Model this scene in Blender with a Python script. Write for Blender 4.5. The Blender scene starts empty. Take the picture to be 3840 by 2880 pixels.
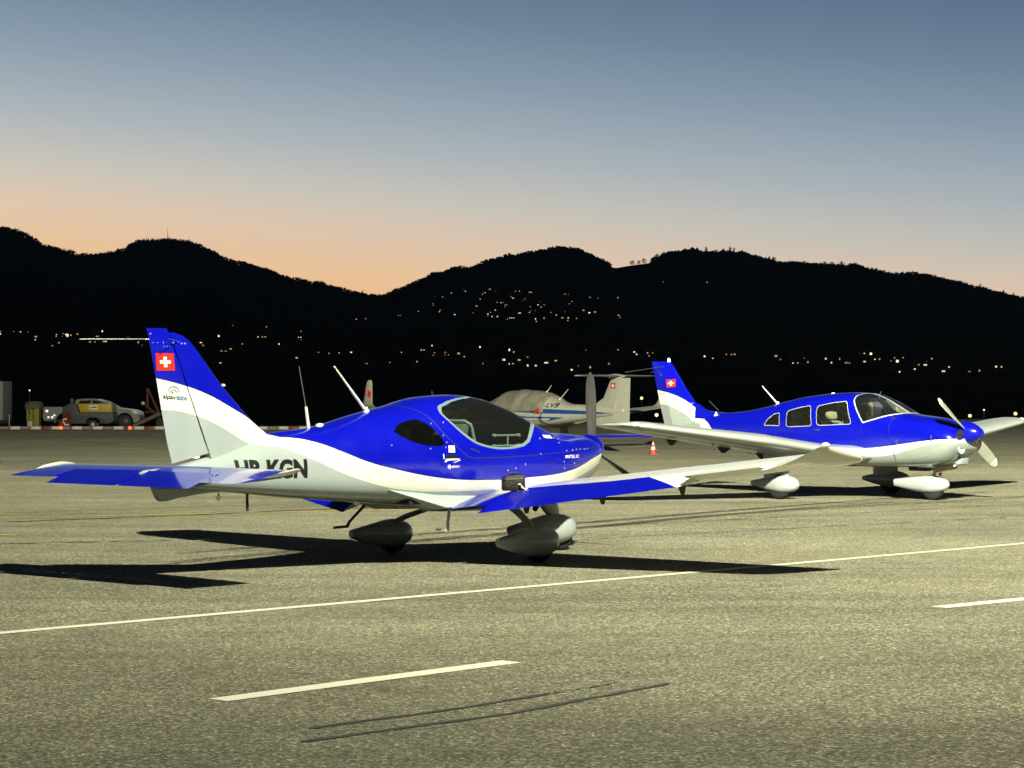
import bpy, bmesh, math, random
import numpy as np
from mathutils import Vector, Matrix
from mathutils.bvhtree import BVHTree

R = math.radians
rnd = random.Random(11)
scene = bpy.context.scene
COL = scene.collection

# ------------------------------------------------------------------ camera
cam_d = bpy.data.cameras.new('camera')
cam = bpy.data.objects.new('camera', cam_d)
COL.objects.link(cam)
cam.location = (0, 0, 1.70)
cam.rotation_euler = (R(90.2985), 0, 0)
cam_d.sensor_width = 36
cam_d.lens = 36 * 8540 / 3840
cam_d.clip_start = 0.1
cam_d.clip_end = 30000
scene.camera = cam
scene.view_settings.view_transform = 'Standard'
scene.view_settings.look = 'None'
scene.view_settings.gamma = 1
scene.view_settings.exposure = 0
scene.view_settings.use_curve_mapping = False
scene.cycles.max_bounces = 7
scene.cycles.diffuse_bounces = 2
scene.cycles.transparent_max_bounces = 12
scene.cycles.use_denoising = True


def nd(nt, typ, **kw):
    n = nt.nodes.new(typ)
    for k, v in kw.items():
        if k.startswith('i_'):
            n.inputs[k[2:].replace('_', ' ')].default_value = v
        else:
            setattr(n, k, v)
    return n


def math_n(nt, op, a, b=None, clamp=False):
    n = nt.nodes.new('ShaderNodeMath')
    n.operation = op
    n.use_clamp = clamp
    for i, v in enumerate((a, b)):
        if v is None:
            continue
        if isinstance(v, (int, float)):
            n.inputs[i].default_value = v
        else:
            nt.links.new(v, n.inputs[i])
    return n.outputs[0]


def mix_col(nt, fac, a, b, blend='MIX'):
    n = nt.nodes.new('ShaderNodeMix')
    n.data_type = 'RGBA'
    n.blend_type = blend
    for sock, v in ((n.inputs[0], fac), (n.inputs[6], a), (n.inputs[7], b)):
        if isinstance(v, (int, float)):
            sock.default_value = v
        elif isinstance(v, tuple):
            sock.default_value = (*v[:3], 1)
        else:
            nt.links.new(v, sock)
    return n.outputs[2]


def ramp(nt, fac, stops, interp='LINEAR'):
    n = nt.nodes.new('ShaderNodeValToRGB')
    cr = n.color_ramp
    cr.interpolation = interp
    while len(cr.elements) < len(stops):
        cr.elements.new(0.5)
    for e, (p, c) in zip(cr.elements, stops):
        e.position = p
        e.color = (*c[:3], 1) if isinstance(c, tuple) else (c, c, c, 1)
    nt.links.new(fac, n.inputs[0])
    return n.outputs[0]


# ------------------------------------------------------------------ dusk sky
def srgb(r, g, b):
    f = lambda v: ((v / 255 + .055) / 1.055) ** 2.4 if v > 10.3 else v / 255 / 12.92
    return (f(r), f(g), f(b))


world = bpy.data.worlds.new('World')
scene.world = world
world.use_nodes = True
wt = world.node_tree
wt.nodes.clear()
tc = wt.nodes.new('ShaderNodeTexCoord')
sep = wt.nodes.new('ShaderNodeSeparateXYZ')
wt.links.new(tc.outputs['Generated'], sep.inputs[0])
elev = math_n(wt, 'ARCSINE', sep.outputs[2])
# afterglow: angle from the azimuth where the sun went down (a little left of the view axis)
az = math_n(wt, 'ARCTAN2', sep.outputs[0], sep.outputs[1])
daz = math_n(wt, 'ABSOLUTE', math_n(wt, 'ADD', az, R(14.0)))
ed = math_n(wt, 'ADD', math_n(wt, 'MULTIPLY', elev, 180 / math.pi),
            math_n(wt, 'SUBTRACT', math_n(wt, 'MULTIPLY', daz, 5.2), 0.55))        # glow sits lower away from the sun's azimuth
fac = math_n(wt, 'DIVIDE', ed, 90.0, clamp=True)
SKY = [(0.0, (255, 184, 126)), (2.2, (255, 198, 141)), (3.3, (254, 210, 163)), (4.4, (238, 212, 186)), (5.4, (212, 207, 196)),
       (6.7, (179, 188, 194)), (8.2, (147, 165, 180)), (10.0, (113, 136, 159)), (12.3, (84, 106, 134)),
       (20, (36, 50, 75)), (40, (13, 20, 35)), (90, (5, 8, 17))]
stops = [(e / 90, srgb(*c)) for e, c in SKY]
skyc = ramp(wt, fac, stops)
# the anti-solar half of the sky is already night blue
back = math_n(wt, 'MULTIPLY', math_n(wt, 'SUBTRACT', daz, 0.75), 0.9, clamp=True)
skyc = mix_col(wt, back, skyc, srgb(9, 12, 21))
bg = wt.nodes.new('ShaderNodeBackground')
wt.links.new(skyc, bg.inputs[0])
bg.inputs[1].default_value = 1.0
wo = wt.nodes.new('ShaderNodeOutputWorld')
wt.links.new(bg.outputs[0], wo.inputs[0])

# ------------------------------------------------------------------ apron floodlight (mast just outside the frame)
FLOOD = (4.2, 12.4, 13.2)
fl = bpy.data.lights.new('apron_floodlight', 'POINT')
fl.energy = 1000
fl.shadow_soft_size = 0.28
fl.color = (1.0, 0.97, 0.715)
fl.use_nodes = True
ft = fl.node_tree
ft.nodes.clear()
ftc = ft.nodes.new('ShaderNodeTexCoord')
fsep = ft.nodes.new('ShaderNodeSeparateXYZ')
ft.links.new(ftc.outputs['Normal'], fsep.inputs[0])
# asymmetric floodlight: the beam gets stronger towards shallow depression angles, as apron lights do
sd = math_n(ft, 'ABSOLUTE', fsep.outputs[2])
sd = math_n(ft, 'MAXIMUM', sd, 0.04)
beam = math_n(ft, 'MINIMUM', math_n(ft, 'POWER', sd, -2.0), 10.0)
fem = ft.nodes.new('ShaderNodeEmission')
fem.inputs[0].default_value = (1, 1, 1, 1)
# and it is aimed out over the parked aircraft, so the ground right below the mast gets less
mr = ft.nodes.new('ShaderNodeMapRange')
for k_, v_ in zip((1, 2, 3, 4), (-0.28, 0.30, 0.42, 1.15)):
    mr.inputs[k_].default_value = v_
ft.links.new(fsep.outputs[1], mr.inputs[0])
side = math_n(ft, 'MULTIPLY', mr.outputs[0], math_n(ft, 'ADD', math_n(ft, 'MULTIPLY', fsep.outputs[0], 0.75), 1.0))
beam = math_n(ft, 'MULTIPLY', beam, math_n(ft, 'MAXIMUM', side, 0.15))
ft.links.new(beam, fem.inputs[1])
flo = ft.nodes.new('ShaderNodeOutputLight')
ft.links.new(fem.outputs[0], flo.inputs[0])
flob = bpy.data.objects.new('apron_floodlight', fl)
flob.location = FLOOD
COL.objects.link(flob)
FLOOD_POWER = 23000
fl.energy = FLOOD_POWER


# ------------------------------------------------------------------ materials
def mat(name, col, rough=0.5, metal=0.0, coat=0.0, var=0.0, vscale=8.0, emit=None, estr=0.0, spec=0.5, bump=0.0, bscale=40.0):
    m = bpy.data.materials.new(name)
    m.use_nodes = True
    nt = m.node_tree
    b = nt.nodes['Principled BSDF']
    b.inputs['Base Color'].default_value = (*col, 1)
    b.inputs['Roughness'].default_value = rough
    b.inputs['Metallic'].default_value = metal
    b.inputs['Coat Weight'].default_value = coat
    b.inputs['Coat Roughness'].default_value = 0.04
    b.inputs['Specular IOR Level'].default_value = spec
    if emit:
        b.inputs['Emission Color'].default_value = (*emit, 1)
        b.inputs['Emission Strength'].default_value = estr
    if var or bump:
        t = nd(nt, 'ShaderNodeTexCoord')
    if var:
        n = nd(nt, 'ShaderNodeTexNoise', i_Scale=vscale, i_Detail=4.0)
        nt.links.new(t.outputs['Object'], n.inputs['Vector'])
        f = ramp(nt, n.outputs[0], [(0.3, 1 - var), (0.7, 1.0)])
        c = mix_col(nt, 1.0, col, f, 'MULTIPLY')
        nt.links.new(c, b.inputs['Base Color'])
    if bump:
        n2 = nd(nt, 'ShaderNodeTexNoise', i_Scale=bscale, i_Detail=3.0)
        nt.links.new(t.outputs['Object'], n2.inputs['Vector'])
        bp = nd(nt, 'ShaderNodeBump', i_Strength=bump, i_Distance=0.02)
        nt.links.new(n2.outputs[0], bp.inputs['Height'])
        nt.links.new(bp.outputs[0], b.inputs['Normal'])
    return m


BLUE = (0.002, 0.004, 0.34)
WHITE = (0.66, 0.66, 0.60)
GREY = (0.30, 0.35, 0.36)
M_blue = mat('gloss_blue_paint', BLUE, 0.22, coat=0.6)
for m_ in (M_blue,):
    nt_ = m_.node_tree
    t_ = nd(nt_, 'ShaderNodeTexCoord')
    n_ = nd(nt_, 'ShaderNodeTexNoise', i_Scale=3.0, i_Detail=6.0)
    nt_.links.new(t_.outputs['Object'], n_.inputs['Vector'])
    nt_.links.new(ramp(nt_, n_.outputs[0], [(0.3, 0.17), (0.7, 0.27)]), nt_.nodes['Principled BSDF'].inputs['Roughness'])
M_white = mat('gloss_white_paint', WHITE, 0.25, coat=0.5, var=0.06, vscale=5)
M_grey = mat('gloss_grey_paint', GREY, 0.25, coat=0.5, var=0.05, vscale=5)
M_fair = mat('wheel_spat_paint', (.36, .40, .41), .28, coat=.5)
M_black = mat('black_print', (0.008, 0.008, 0.009), 0.35)
M_rubber = mat('tyre_rubber', (0.02, 0.02, 0.02), 0.75, var=0.3, vscale=30)
M_dark = mat('dark_metal', (0.04, 0.04, 0.042), 0.45, metal=0.4)
M_steel = mat('bare_steel', (0.5, 0.5, 0.48), 0.35, metal=1.0)
M_brass = mat('exhaust_steel', (0.42, 0.34, 0.24), 0.35, metal=1.0, var=0.4)
M_prop = mat('grey_composite_blade', (0.04, 0.04, 0.04), 0.35, var=0.2)
M_propw = mat('pale_grey_blade', (0.32, 0.33, 0.28), 0.35, var=0.1)
M_seam = mat('panel_gap', (0.004, 0.005, 0.10), 0.6)
M_seamg = mat('grey_panel_gap', (0.27, 0.30, 0.28), 0.6)
M_red = mat('flag_red', (0.52, 0.022, 0.014), 0.3, coat=0.3)
M_flagw = mat('flag_white', (0.70, 0.68, 0.62), 0.35)
M_trim = mat('window_trim_paleblue', (0.13, 0.19, 0.22), 0.4)
M_trimw = mat('window_trim_white', (0.36, 0.38, 0.36), 0.4)
M_seat = mat('cream_leather', (0.46, 0.43, 0.31), 0.55, var=0.1)
M_seatg = mat('grey_seat_cloth', (0.16, 0.18, 0.17), 0.8, var=0.2)
M_seatb = mat('blue_grey_seat_panel', (0.10, 0.12, 0.20), 0.7)
M_cabin = mat('dark_cabin_lining', (0.012, 0.012, 0.012), 0.85)
M_lens = mat('clear_lamp_lens', (0.75, 0.75, 0.70), 0.08, coat=1.0)
M_darkred = mat('dark_red_rod', (0.10, 0.008, 0.006), 0.4)
M_chrome = mat('bright_rivet', (0.55, 0.55, 0.9), 0.15, metal=0.6)


def glass(name, tint, ior=1.45, dirt=0.03):
    m = bpy.data.materials.new(name)
    m.use_nodes = True
    nt = m.node_tree
    nt.nodes.clear()
    tr = nd(nt, 'ShaderNodeBsdfTransparent')
    tr.inputs[0].default_value = (*tint, 1)
    gl = nd(nt, 'ShaderNodeBsdfGlossy', i_Roughness=0.03)
    df = nd(nt, 'ShaderNodeBsdfDiffuse')
    df.inputs[0].default_value = (0.5, 0.55, 0.5, 1)
    fr = nd(nt, 'ShaderNodeFresnel', i_IOR=ior)
    mx = nd(nt, 'ShaderNodeMixShader')
    nt.links.new(fr.outputs[0], mx.inputs[0])
    nt.links.new(tr.outputs[0], mx.inputs[1])
    nt.links.new(gl.outputs[0], mx.inputs[2])
    mx2 = nd(nt, 'ShaderNodeMixShader')
    mx2.inputs[0].default_value = dirt
    nt.links.new(mx.outputs[0], mx2.inputs[1])
    nt.links.new(df.outputs[0], mx2.inputs[2])
    o = nd(nt, 'ShaderNodeOutputMaterial')
    nt.links.new(mx2.outputs[0], o.inputs[0])
    return m


M_glass = glass('tinted_canopy_glass', (0.52, 0.61, 0.57), dirt=0.010)
M_glassd = glass('dark_tinted_glass', (0.24, 0.27, 0.25), dirt=0.004)
M_glassc = glass('clear_acrylic', (0.72, 0.76, 0.70), dirt=0.012)


def curve_node(nt, xsock, pts):
    """z(x) through pts as a Float Curve over normalised x"""
    x0, x1 = pts[0][0], pts[-1][0]
    xn = math_n(nt, 'DIVIDE', math_n(nt, 'SUBTRACT', xsock, x0), x1 - x0, clamp=True)
    n = nt.nodes.new('ShaderNodeFloatCurve')
    cv = n.mapping.curves[0]
    P = [((x - x0) / (x1 - x0), z / 3.0) for x, z in pts]
    cv.points[0].location = P[0]
    cv.points[1].location = P[-1]
    for p in P[1:-1]:
        cv.points.new(*p)
    n.mapping.update()
    nt.links.new(xn, n.inputs['Value'])
    return math_n(nt, 'MULTIPLY', n.outputs[0], 3.0)


def livery(name, bw, wg, white=WHITE, grey=GREY, blue=BLUE):
    m = mat(name, blue, 0.22, coat=0.6)
    nt = m.node_tree
    b = nt.nodes['Principled BSDF']
    t = nd(nt, 'ShaderNodeTexCoord')
    s = nd(nt, 'ShaderNodeSeparateXYZ')
    nt.links.new(t.outputs['Object'], s.inputs[0])
    x, z = s.outputs[0], s.outputs[2]
    zb = curve_node(nt, x, bw)
    zg = curve_node(nt, x, wg)
    fb = math_n(nt, 'MULTIPLY', math_n(nt, 'SUBTRACT', z, zb), 400.0, clamp=True)
    fk = math_n(nt, 'MULTIPLY', math_n(nt, 'SUBTRACT', z, math_n(nt, 'SUBTRACT', zb, 0.006)), 400.0, clamp=True)
    fw = math_n(nt, 'MULTIPLY', math_n(nt, 'SUBTRACT', z, zg), 400.0, clamp=True)
    n = nd(nt, 'ShaderNodeTexNoise', i_Scale=4.0, i_Detail=5.0)
    nt.links.new(t.outputs['Object'], n.inputs['Vector'])
    dirt = ramp(nt, n.outputs[0], [(0.35, 0.93), (0.65, 1.0)])
    nt.links.new(ramp(nt, n.outputs[0], [(0.3, 0.17), (0.7, 0.27)]), b.inputs['Roughness'])
    c = mix_col(nt, fw, grey, white)
    c = mix_col(nt, 1.0, c, dirt, 'MULTIPLY')
    c = mix_col(nt, fk, c, (0.006, 0.007, 0.03))
    c = mix_col(nt, fb, c, blue)
    nt.links.new(c, b.inputs['Base Color'])
    return m


# ------------------------------------------------------------------ object helpers
def tag(o, label=None, cat=None, group=None, kind=None):
    if label:
        o['label'] = label
    if cat:
        o['category'] = cat
    if group:
        o['group'] = group
    if kind:
        o['kind'] = kind
    return o


def empty(name, loc=(0, 0, 0), yaw=0.0, label=None, cat=None, group=None):
    o = bpy.data.objects.new(name, None)
    o.empty_display_size = 0.3
    o.location = loc
    o.rotation_euler = (0, 0, yaw)
    COL.objects.link(o)
    return tag(o, label, cat, group)


def link(name, me, m=None, parent=None):
    o = bpy.data.objects.new(name, me)
    if m is not None and not me.materials:
        me.materials.append(m)
    COL.objects.link(o)
    if parent is not None:
        o.parent = parent
    return o


class MB:
    """collects shapes into ONE mesh"""

    def __init__(s):
        s.v = []
        s.f = []

    def add(s, vs, fs):
        k = len(s.v)
        s.v += [tuple(p) for p in vs]
        s.f += [tuple(i + k for i in f) for f in fs]
        return s

    def box(s, a, b):
        (x0, y0, z0), (x1, y1, z1) = a, b
        return s.add([(x0, y0, z0), (x1, y0, z0), (x1, y1, z0), (x0, y1, z0), (x0, y0, z1), (x1, y0, z1), (x1, y1, z1), (x0, y1, z1)],
                     [(0, 3, 2, 1), (4, 5, 6, 7), (0, 1, 5, 4), (1, 2, 6, 5), (2, 3, 7, 6), (3, 0, 4, 7)])

    def loft(s, rings, cap=True):
        n = len(rings[0])
        vs = [p for r in rings for p in r]
        fs = []
        for i in range(len(rings) - 1):
            for j in range(n):
                a, b = i * n + j, i * n + (j + 1) % n
                fs.append((a, b, b + n, a + n))
        if cap:
            fs.append(tuple(range(n - 1, -1, -1)))
            fs.append(tuple(range((len(rings) - 1) * n, len(rings) * n)))
        return s.add(vs, fs)

    def tube(s, pts, r, n=8):
        pts = [Vector(p) for p in pts]
        rs = r if isinstance(r, (list, tuple)) else [r] * len(pts)
        rings = []
        for i, p in enumerate(pts):
            d = (pts[min(i + 1, len(pts) - 1)] - pts[max(i - 1, 0)]).normalized()
            up = Vector((0, 0, 1)) if abs(d.z) < 0.9 else Vector((1, 0, 0))
            a = d.cross(up).normalized()
            b = d.cross(a).normalized()
            rings.append([p + (a * math.cos(2 * math.pi * k / n) + b * math.sin(2 * math.pi * k / n)) * rs[i] for k in range(n)])
        return s.loft(rings)

    def prism(s, poly, axis, lo, hi):
        """poly in the two axes other than `axis`, extruded along it"""
        def P(u, v, w):
            return {'x': (w, u, v), 'y': (u, w, v), 'z': (u, v, w)}[axis]
        return s.loft([[P(u, v, lo) for u, v in poly], [P(u, v, hi) for u, v in poly]])

    def lathe(s, prof, o=(0, 0, 0), axis='z', n=20):
        rings = []
        for r, h in prof:
            ring = []
            for k in range(n):
                a = 2 * math.pi * k / n
                c, d = r * math.cos(a), r * math.sin(a)
                p = {'z': (c, d, h), 'x': (h, c, d), 'y': (d, h, c)}[axis]
                ring.append((p[0] + o[0], p[1] + o[1], p[2] + o[2]))
            rings.append(ring)
        return s.loft(rings)

    def bm(s):
        bm = bmesh.new()
        vs = [bm.verts.new(v) for v in s.v]
        for f in s.f:
            try:
                bm.faces.new([vs[i] for i in f])
            except ValueError:
                pass
        bmesh.ops.remove_doubles(bm, verts=bm.verts, dist=1e-6)
        bmesh.ops.recalc_face_normals(bm, faces=bm.faces)
        return bm

    def mesh(s, name, m=None, smooth=30, bevel=0.0):
        bm = s.bm()
        if bevel:
            es = [e for e in bm.edges if len(e.link_faces) == 2 and e.calc_face_angle(0) > R(35)]
            bmesh.ops.bevel(bm, geom=es, offset=bevel, segments=2, affect='EDGES', profile=0.6)
        me = bpy.data.meshes.new(name)
        bm.to_mesh(me)
        bm.free()
        if smooth is True:
            me.polygons.foreach_set('use_smooth', [True] * len(me.polygons))
        elif smooth:
            me.polygons.foreach_set('use_smooth', [True] * len(me.polygons))
            me.set_sharp_from_angle(angle=R(smooth))
        if m is not None:
            me.materials.append(m)
        return me

    def build(s, name, m, parent=None, smooth=30, bevel=0.0):
        return link(name, s.mesh(name, m, smooth, bevel), None, parent)


def copy_tree(o, parent=None):
    c = o.copy()
    COL.objects.link(c)
    if parent is not None:
        c.parent = parent
    for ch in [k for k in scene.objects if k.parent == o]:
        copy_tree(ch, c)
    return c


def pchip(xs, ys, x):
    xs, ys = np.array(xs, float), np.array(ys, float)
    h = np.diff(xs)
    d = np.diff(ys) / h
    m = np.zeros(len(xs))
    for i in range(1, len(xs) - 1):
        if d[i - 1] * d[i] > 0:
            w1, w2 = 2 * h[i] + h[i - 1], h[i] + 2 * h[i - 1]
            m[i] = (w1 + w2) / (w1 / d[i - 1] + w2 / d[i])
    m[0], m[-1] = d[0], d[-1]
    x = np.clip(x, xs[0], xs[-1])
    i = np.clip(np.searchsorted(xs, x) - 1, 0, len(xs) - 2)
    t = (x - xs[i]) / h[i]
    return ((2 * t**3 - 3 * t**2 + 1) * ys[i] + (t**3 - 2 * t**2 + t) * h[i] * m[i]
            + (-2 * t**3 + 3 * t**2) * ys[i + 1] + (t**3 - t**2) * h[i] * m[i + 1])


def body_loft(st, nx=70, n=44):
    """st rows: x, z_top, z_bottom, half_width, z_widest, exponent_up, exponent_down -> bmesh"""
    A = np.array(st, float)
    A = A[np.argsort(A[:, 0])]
    x0, x1 = A[0, 0], A[-1, 0]
    u = np.linspace(0, 1, nx)
    xs = x0 + (x1 - x0) * (0.5 - 0.5 * np.cos(np.pi * u)) * 0.35 + (x1 - x0) * u * 0.65
    rings = []
    for x in xs:
        zt, zb, w, zm, nu, nl = [float(pchip(A[:, 0], A[:, k], x)) for k in range(1, 7)]
        ring = []
        for k in range(n):
            a = 2 * math.pi * k / n
            c, s_ = math.cos(a), math.sin(a)
            e = nu if c >= 0 else nl
            y = w * math.copysign(abs(s_) ** (2 / e), s_)
            h = (zt - zm) if c >= 0 else (zm - zb)
            z = zm + h * math.copysign(abs(c) ** (2 / e), c)
            ring.append((x, y, z))
        rings.append(ring)
    return MB().loft(rings).bm()


def clip_poly(bm, poly, tagname, axes=(0, 2), again=False):
    """cut bm along a convex outline in (x,z); faces inside get tag layer = 1"""
    lay = bm.faces.layers.int.get(tagname) or bm.faces.layers.int.new(tagname)
    area = sum(poly[i][0] * poly[(i + 1) % len(poly)][1] - poly[(i + 1) % len(poly)][0] * poly[i][1] for i in range(len(poly)))
    if area < 0:
        poly = poly[::-1]
    for f in bm.faces:
        if not again:
            f[lay] = 1
    for i in range(len(poly)):
        (px, pz), (qx, qz) = poly[i], poly[(i + 1) % len(poly)]
        no, co = Vector((0, 0, 0)), Vector((0, 0, 0))
        no[axes[0]], no[axes[1]] = qz - pz, -(qx - px)
        if no.length < 1e-9:
            continue
        no.normalize()
        co[axes[0]], co[axes[1]] = px, pz
        fs = [f for f in bm.faces if f[lay]]
        fs = [f for f in fs if any((v.co - co).dot(no) > 1e-6 for v in f.verts)]
        cut = [f for f in fs if any((v.co - co).dot(no) < -1e-6 for v in f.verts)]
        geom = list({e for f in cut for e in f.edges}) + list({v for f in cut for v in f.verts}) + cut
        if cut:
            bmesh.ops.bisect_plane(bm, geom=geom, dist=1e-6, plane_co=co, plane_no=no)
        for f in bm.faces:
            if f[lay] and (f.calc_center_median() - co).dot(no) > 0:
                f[lay] = 0
    return lay


def extract(bm, faces, name, m):
    """faces of bm as a mesh of their own that keeps the smooth normals of the whole surface"""
    vid, vs, ns, fs = {}, [], [], []
    for f in faces:
        ids = []
        for v in f.verts:
            if v not in vid:
                vid[v] = len(vs)
                vs.append(v.co.copy())
                ns.append(v.normal.copy())
            ids.append(vid[v])
        fs.append(ids)
    me = bpy.data.meshes.new(name)
    me.from_pydata(vs, [], fs)
    me.polygons.foreach_set('use_smooth', [True] * len(me.polygons))
    me.normals_split_custom_set_from_vertices(ns)
    me.materials.append(m)
    return me


def grid_cut(bm, step):
    """slice a flat (x,z) mesh so that it can follow a curved body"""
    for ax in (0, 2):
        lo = min(v.co[ax] for v in bm.verts)
        hi = max(v.co[ax] for v in bm.verts)
        p = lo + step
        while p < hi:
            no = Vector((1, 0, 0)) if ax == 0 else Vector((0, 0, 1))
            bmesh.ops.bisect_plane(bm, geom=list(bm.verts) + list(bm.edges) + list(bm.faces), dist=1e-6, plane_co=no * p, plane_no=no)
            p += step


def decal(name, bvh, bm, side, m, parent, off=0.0015, step=0.05):
    """lay a flat (x,z) mesh onto the body seen from one side"""
    if step:
        grid_cut(bm, step)
    bad = []
    for v in bm.verts:
        loc, no, *_ = bvh.ray_cast(Vector((v.co.x, side * 3, v.co.z)), Vector((0, -side, 0)))
        if loc is None:
            bad.append(v)
            continue
        if no.y * side < 0:
            no = -no
        v.co = loc + no * off
    bmesh.ops.delete(bm, geom=bad, context='VERTS')
    me = bpy.data.meshes.new(name)
    bm.to_mesh(me)
    bm.free()
    me.materials.append(m)
    me.polygons.foreach_set('use_smooth', [True] * len(me.polygons))
    return link(name, me, None, parent)


def flat_poly(polys):
    bm = bmesh.new()
    for p in polys:
        bm.faces.new([bm.verts.new((x, 0, z)) for x, z in p])
    return bm


def ribbon(pts, w):
    """a closed strip of width w along a polyline in (x,z)"""
    P = [Vector((x, z)) for x, z in pts]
    bm = bmesh.new()
    L = []
    for i, p in enumerate(P):
        d = (P[min(i + 1, len(P) - 1)] - P[max(i - 1, 0)]).normalized()
        n = Vector((-d.y, d.x)) * w / 2
        L.append((bm.verts.new((p.x + n.x, 0, p.y + n.y)), bm.verts.new((p.x - n.x, 0, p.y - n.y))))
    for a, b in zip(L, L[1:]):
        bm.faces.new((a[0], a[1], b[1], b[0]))
    return bm


def smooth_pts(pts, k=6):
    """Catmull-Rom through a 2-D polyline"""
    P = [Vector(p) for p in pts]
    P = [P[0] * 2 - P[1]] + P + [P[-1] * 2 - P[-2]]
    o = []
    for i in range(1, len(P) - 2):
        for j in range(k):
            t = j / k
            a, b, c, d = P[i - 1:i + 3]
            o.append(tuple(0.5 * ((2 * b) + (c - a) * t + (2 * a - 5 * b + 4 * c - d) * t * t + (-a + 3 * b - 3 * c + d) * t**3)))
    o.append(tuple(P[-2]))
    return o


def text_bm(txt, size_x, size_z, x, z, flip=False, shear=0.0, bold=0.0, slope=0.0):
    """lettering as a flat (x,z) mesh with its lower left corner at x,z; flip for the left side of a body"""
    cu = bpy.data.curves.new('lettering', 'FONT')
    cu.body = txt
    cu.size = 1
    cu.resolution_u = 3
    cu.offset = bold
    cu.shear = shear
    ob = bpy.data.objects.new('lettering', cu)
    COL.objects.link(ob)
    bpy.context.view_layer.update()
    me = bpy.data.meshes.new_from_object(ob.evaluated_get(bpy.context.evaluated_depsgraph_get()))
    bpy.data.objects.remove(ob)
    bpy.data.curves.remove(cu)
    bm = bmesh.new()
    bm.from_mesh(me)
    bpy.data.meshes.remove(me)
    xs = [v.co.x for v in bm.verts]
    ys = [v.co.y for v in bm.verts]
    sx, sz = size_x / (max(xs) - min(xs)), size_z / (max(ys) - min(ys))
    x0, y0 = min(xs), min(ys)
    for v in bm.verts:
        u = (v.co.x - x0) * sx
        v.co = Vector((x - u if flip else x + u, 0, z + (v.co.y - y0) * sz + u * slope))
    bmesh.ops.remove_doubles(bm, verts=bm.verts, dist=1e-5)
    return bm


def swiss_flag(root, bvh, quad, side, name='flag_decal'):
    """quad: lower-left, lower-right, upper-right, upper-left in (x,z)"""
    q = [Vector(p) for p in quad]

    def uv(u, v):
        return tuple(q[0] * (1 - u) * (1 - v) + q[1] * u * (1 - v) + q[2] * u * v + q[3] * (1 - u) * v)
    f = decal(name, bvh, flat_poly([[uv(0, 0), uv(1, 0), uv(1, 1), uv(0, 1)]]), side, M_red, root, 0.002)
    a, b, c = 0.20, 0.407, 0.593
    cross = [[(b, a), (c, a), (c, b), (b, b)], [(a, b), (b, b), (b, c), (a, c)], [(b, b), (c, b), (c, c), (b, c)], [(c, b), (1 - a, b), (1 - a, c), (c, c)], [(b, c), (c, c), (c, 1 - a), (b, 1 - a)]]
    decal('flag_cross', bvh, flat_poly([[uv(*p) for p in r] for r in cross]), side, M_flagw, f, 0.004)
    return f


def foil(th, f0, f1, n=12, camber=0.02):
    def yt(x):
        return 5 * th * (.2969 * math.sqrt(max(x, 0)) - .126 * x - .3516 * x * x + .2843 * x**3 - .1036 * x**4)

    def yc(x):
        p = 0.4
        return camber / p**2 * (2 * p * x - x * x) if x < p else camber / (1 - p)**2 * (1 - 2 * p + 2 * p * x - x * x)
    xs = [f0 + (f1 - f0) * (1 - math.cos(math.pi * k / n * (1 if f0 > 0 else 0.5) * 1.0)) / (2 if f0 > 0 else 1) for k in range(n + 1)]
    up = [(x, yc(x) + yt(x)) for x in reversed(xs)]
    lo = [(x, yc(x) - yt(x)) for x in xs]
    if f0 <= 0:
        lo = lo[1:]
    return up + lo


def wing_part(st, y0, y1, f0, f1, side, rot=0.0, camber=0.02, n=12, extra=3):
    """st rows: y, x_le, chord, z, thickness, incidence(deg). Control surface f0..f1 of the chord between y0 and y1"""
    A = np.array(st, float)
    ys = sorted({y0, y1, *[y for y in A[:, 0] if y0 < y < y1], *np.linspace(y0, y1, extra + 2)})
    rings = []
    for y in ys:
        xl, c, z, th, inc = [float(np.interp(y, A[:, 0], A[:, k])) for k in range(1, 6)]
        ti = math.tan(R(inc))
        ring = []
        hx, hz = xl - f0 * c, z + (.25 - f0) * c * ti + 0.01 * c
        for f, zf in foil(th, f0, f1, n, camber):
            X, Z = xl - f * c, z + zf * c + (.25 - f) * c * ti
            if rot:
                dx, dz = X - hx, Z - hz
                X = hx + dx * math.cos(R(rot)) - dz * math.sin(R(rot))
                Z = hz + dz * math.cos(R(rot)) + dx * math.sin(R(rot))
            ring.append((X, side * y, Z))
        rings.append(ring)
    return MB().loft(rings)


def upright_part(levels, n=10, nose=True):
    """vertical tail surface. levels: z, x_front, x_rear, half thickness front, half thickness rear, [nose round]"""
    rings = []
    for z, xf, xr, hf, hr in levels:
        ring = []
        for k in range(n + 1):
            t = k / n
            x = xf + (xr - xf) * (1 - math.cos(math.pi * t / 2))if nose else xf + (xr - xf) * t
            u = (xf - x) / (xf - xr)
            h = (hr * math.sin(math.pi / 2 * min(1, u) ** 0.55) if nose else hf + (hr - hf) * u)
            ring.append((x, max(h, 0.0008), z))
        rings.append(ring + [(x, -y, z) for x, y, z in reversed(ring)])
    return MB().loft(rings)


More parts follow.
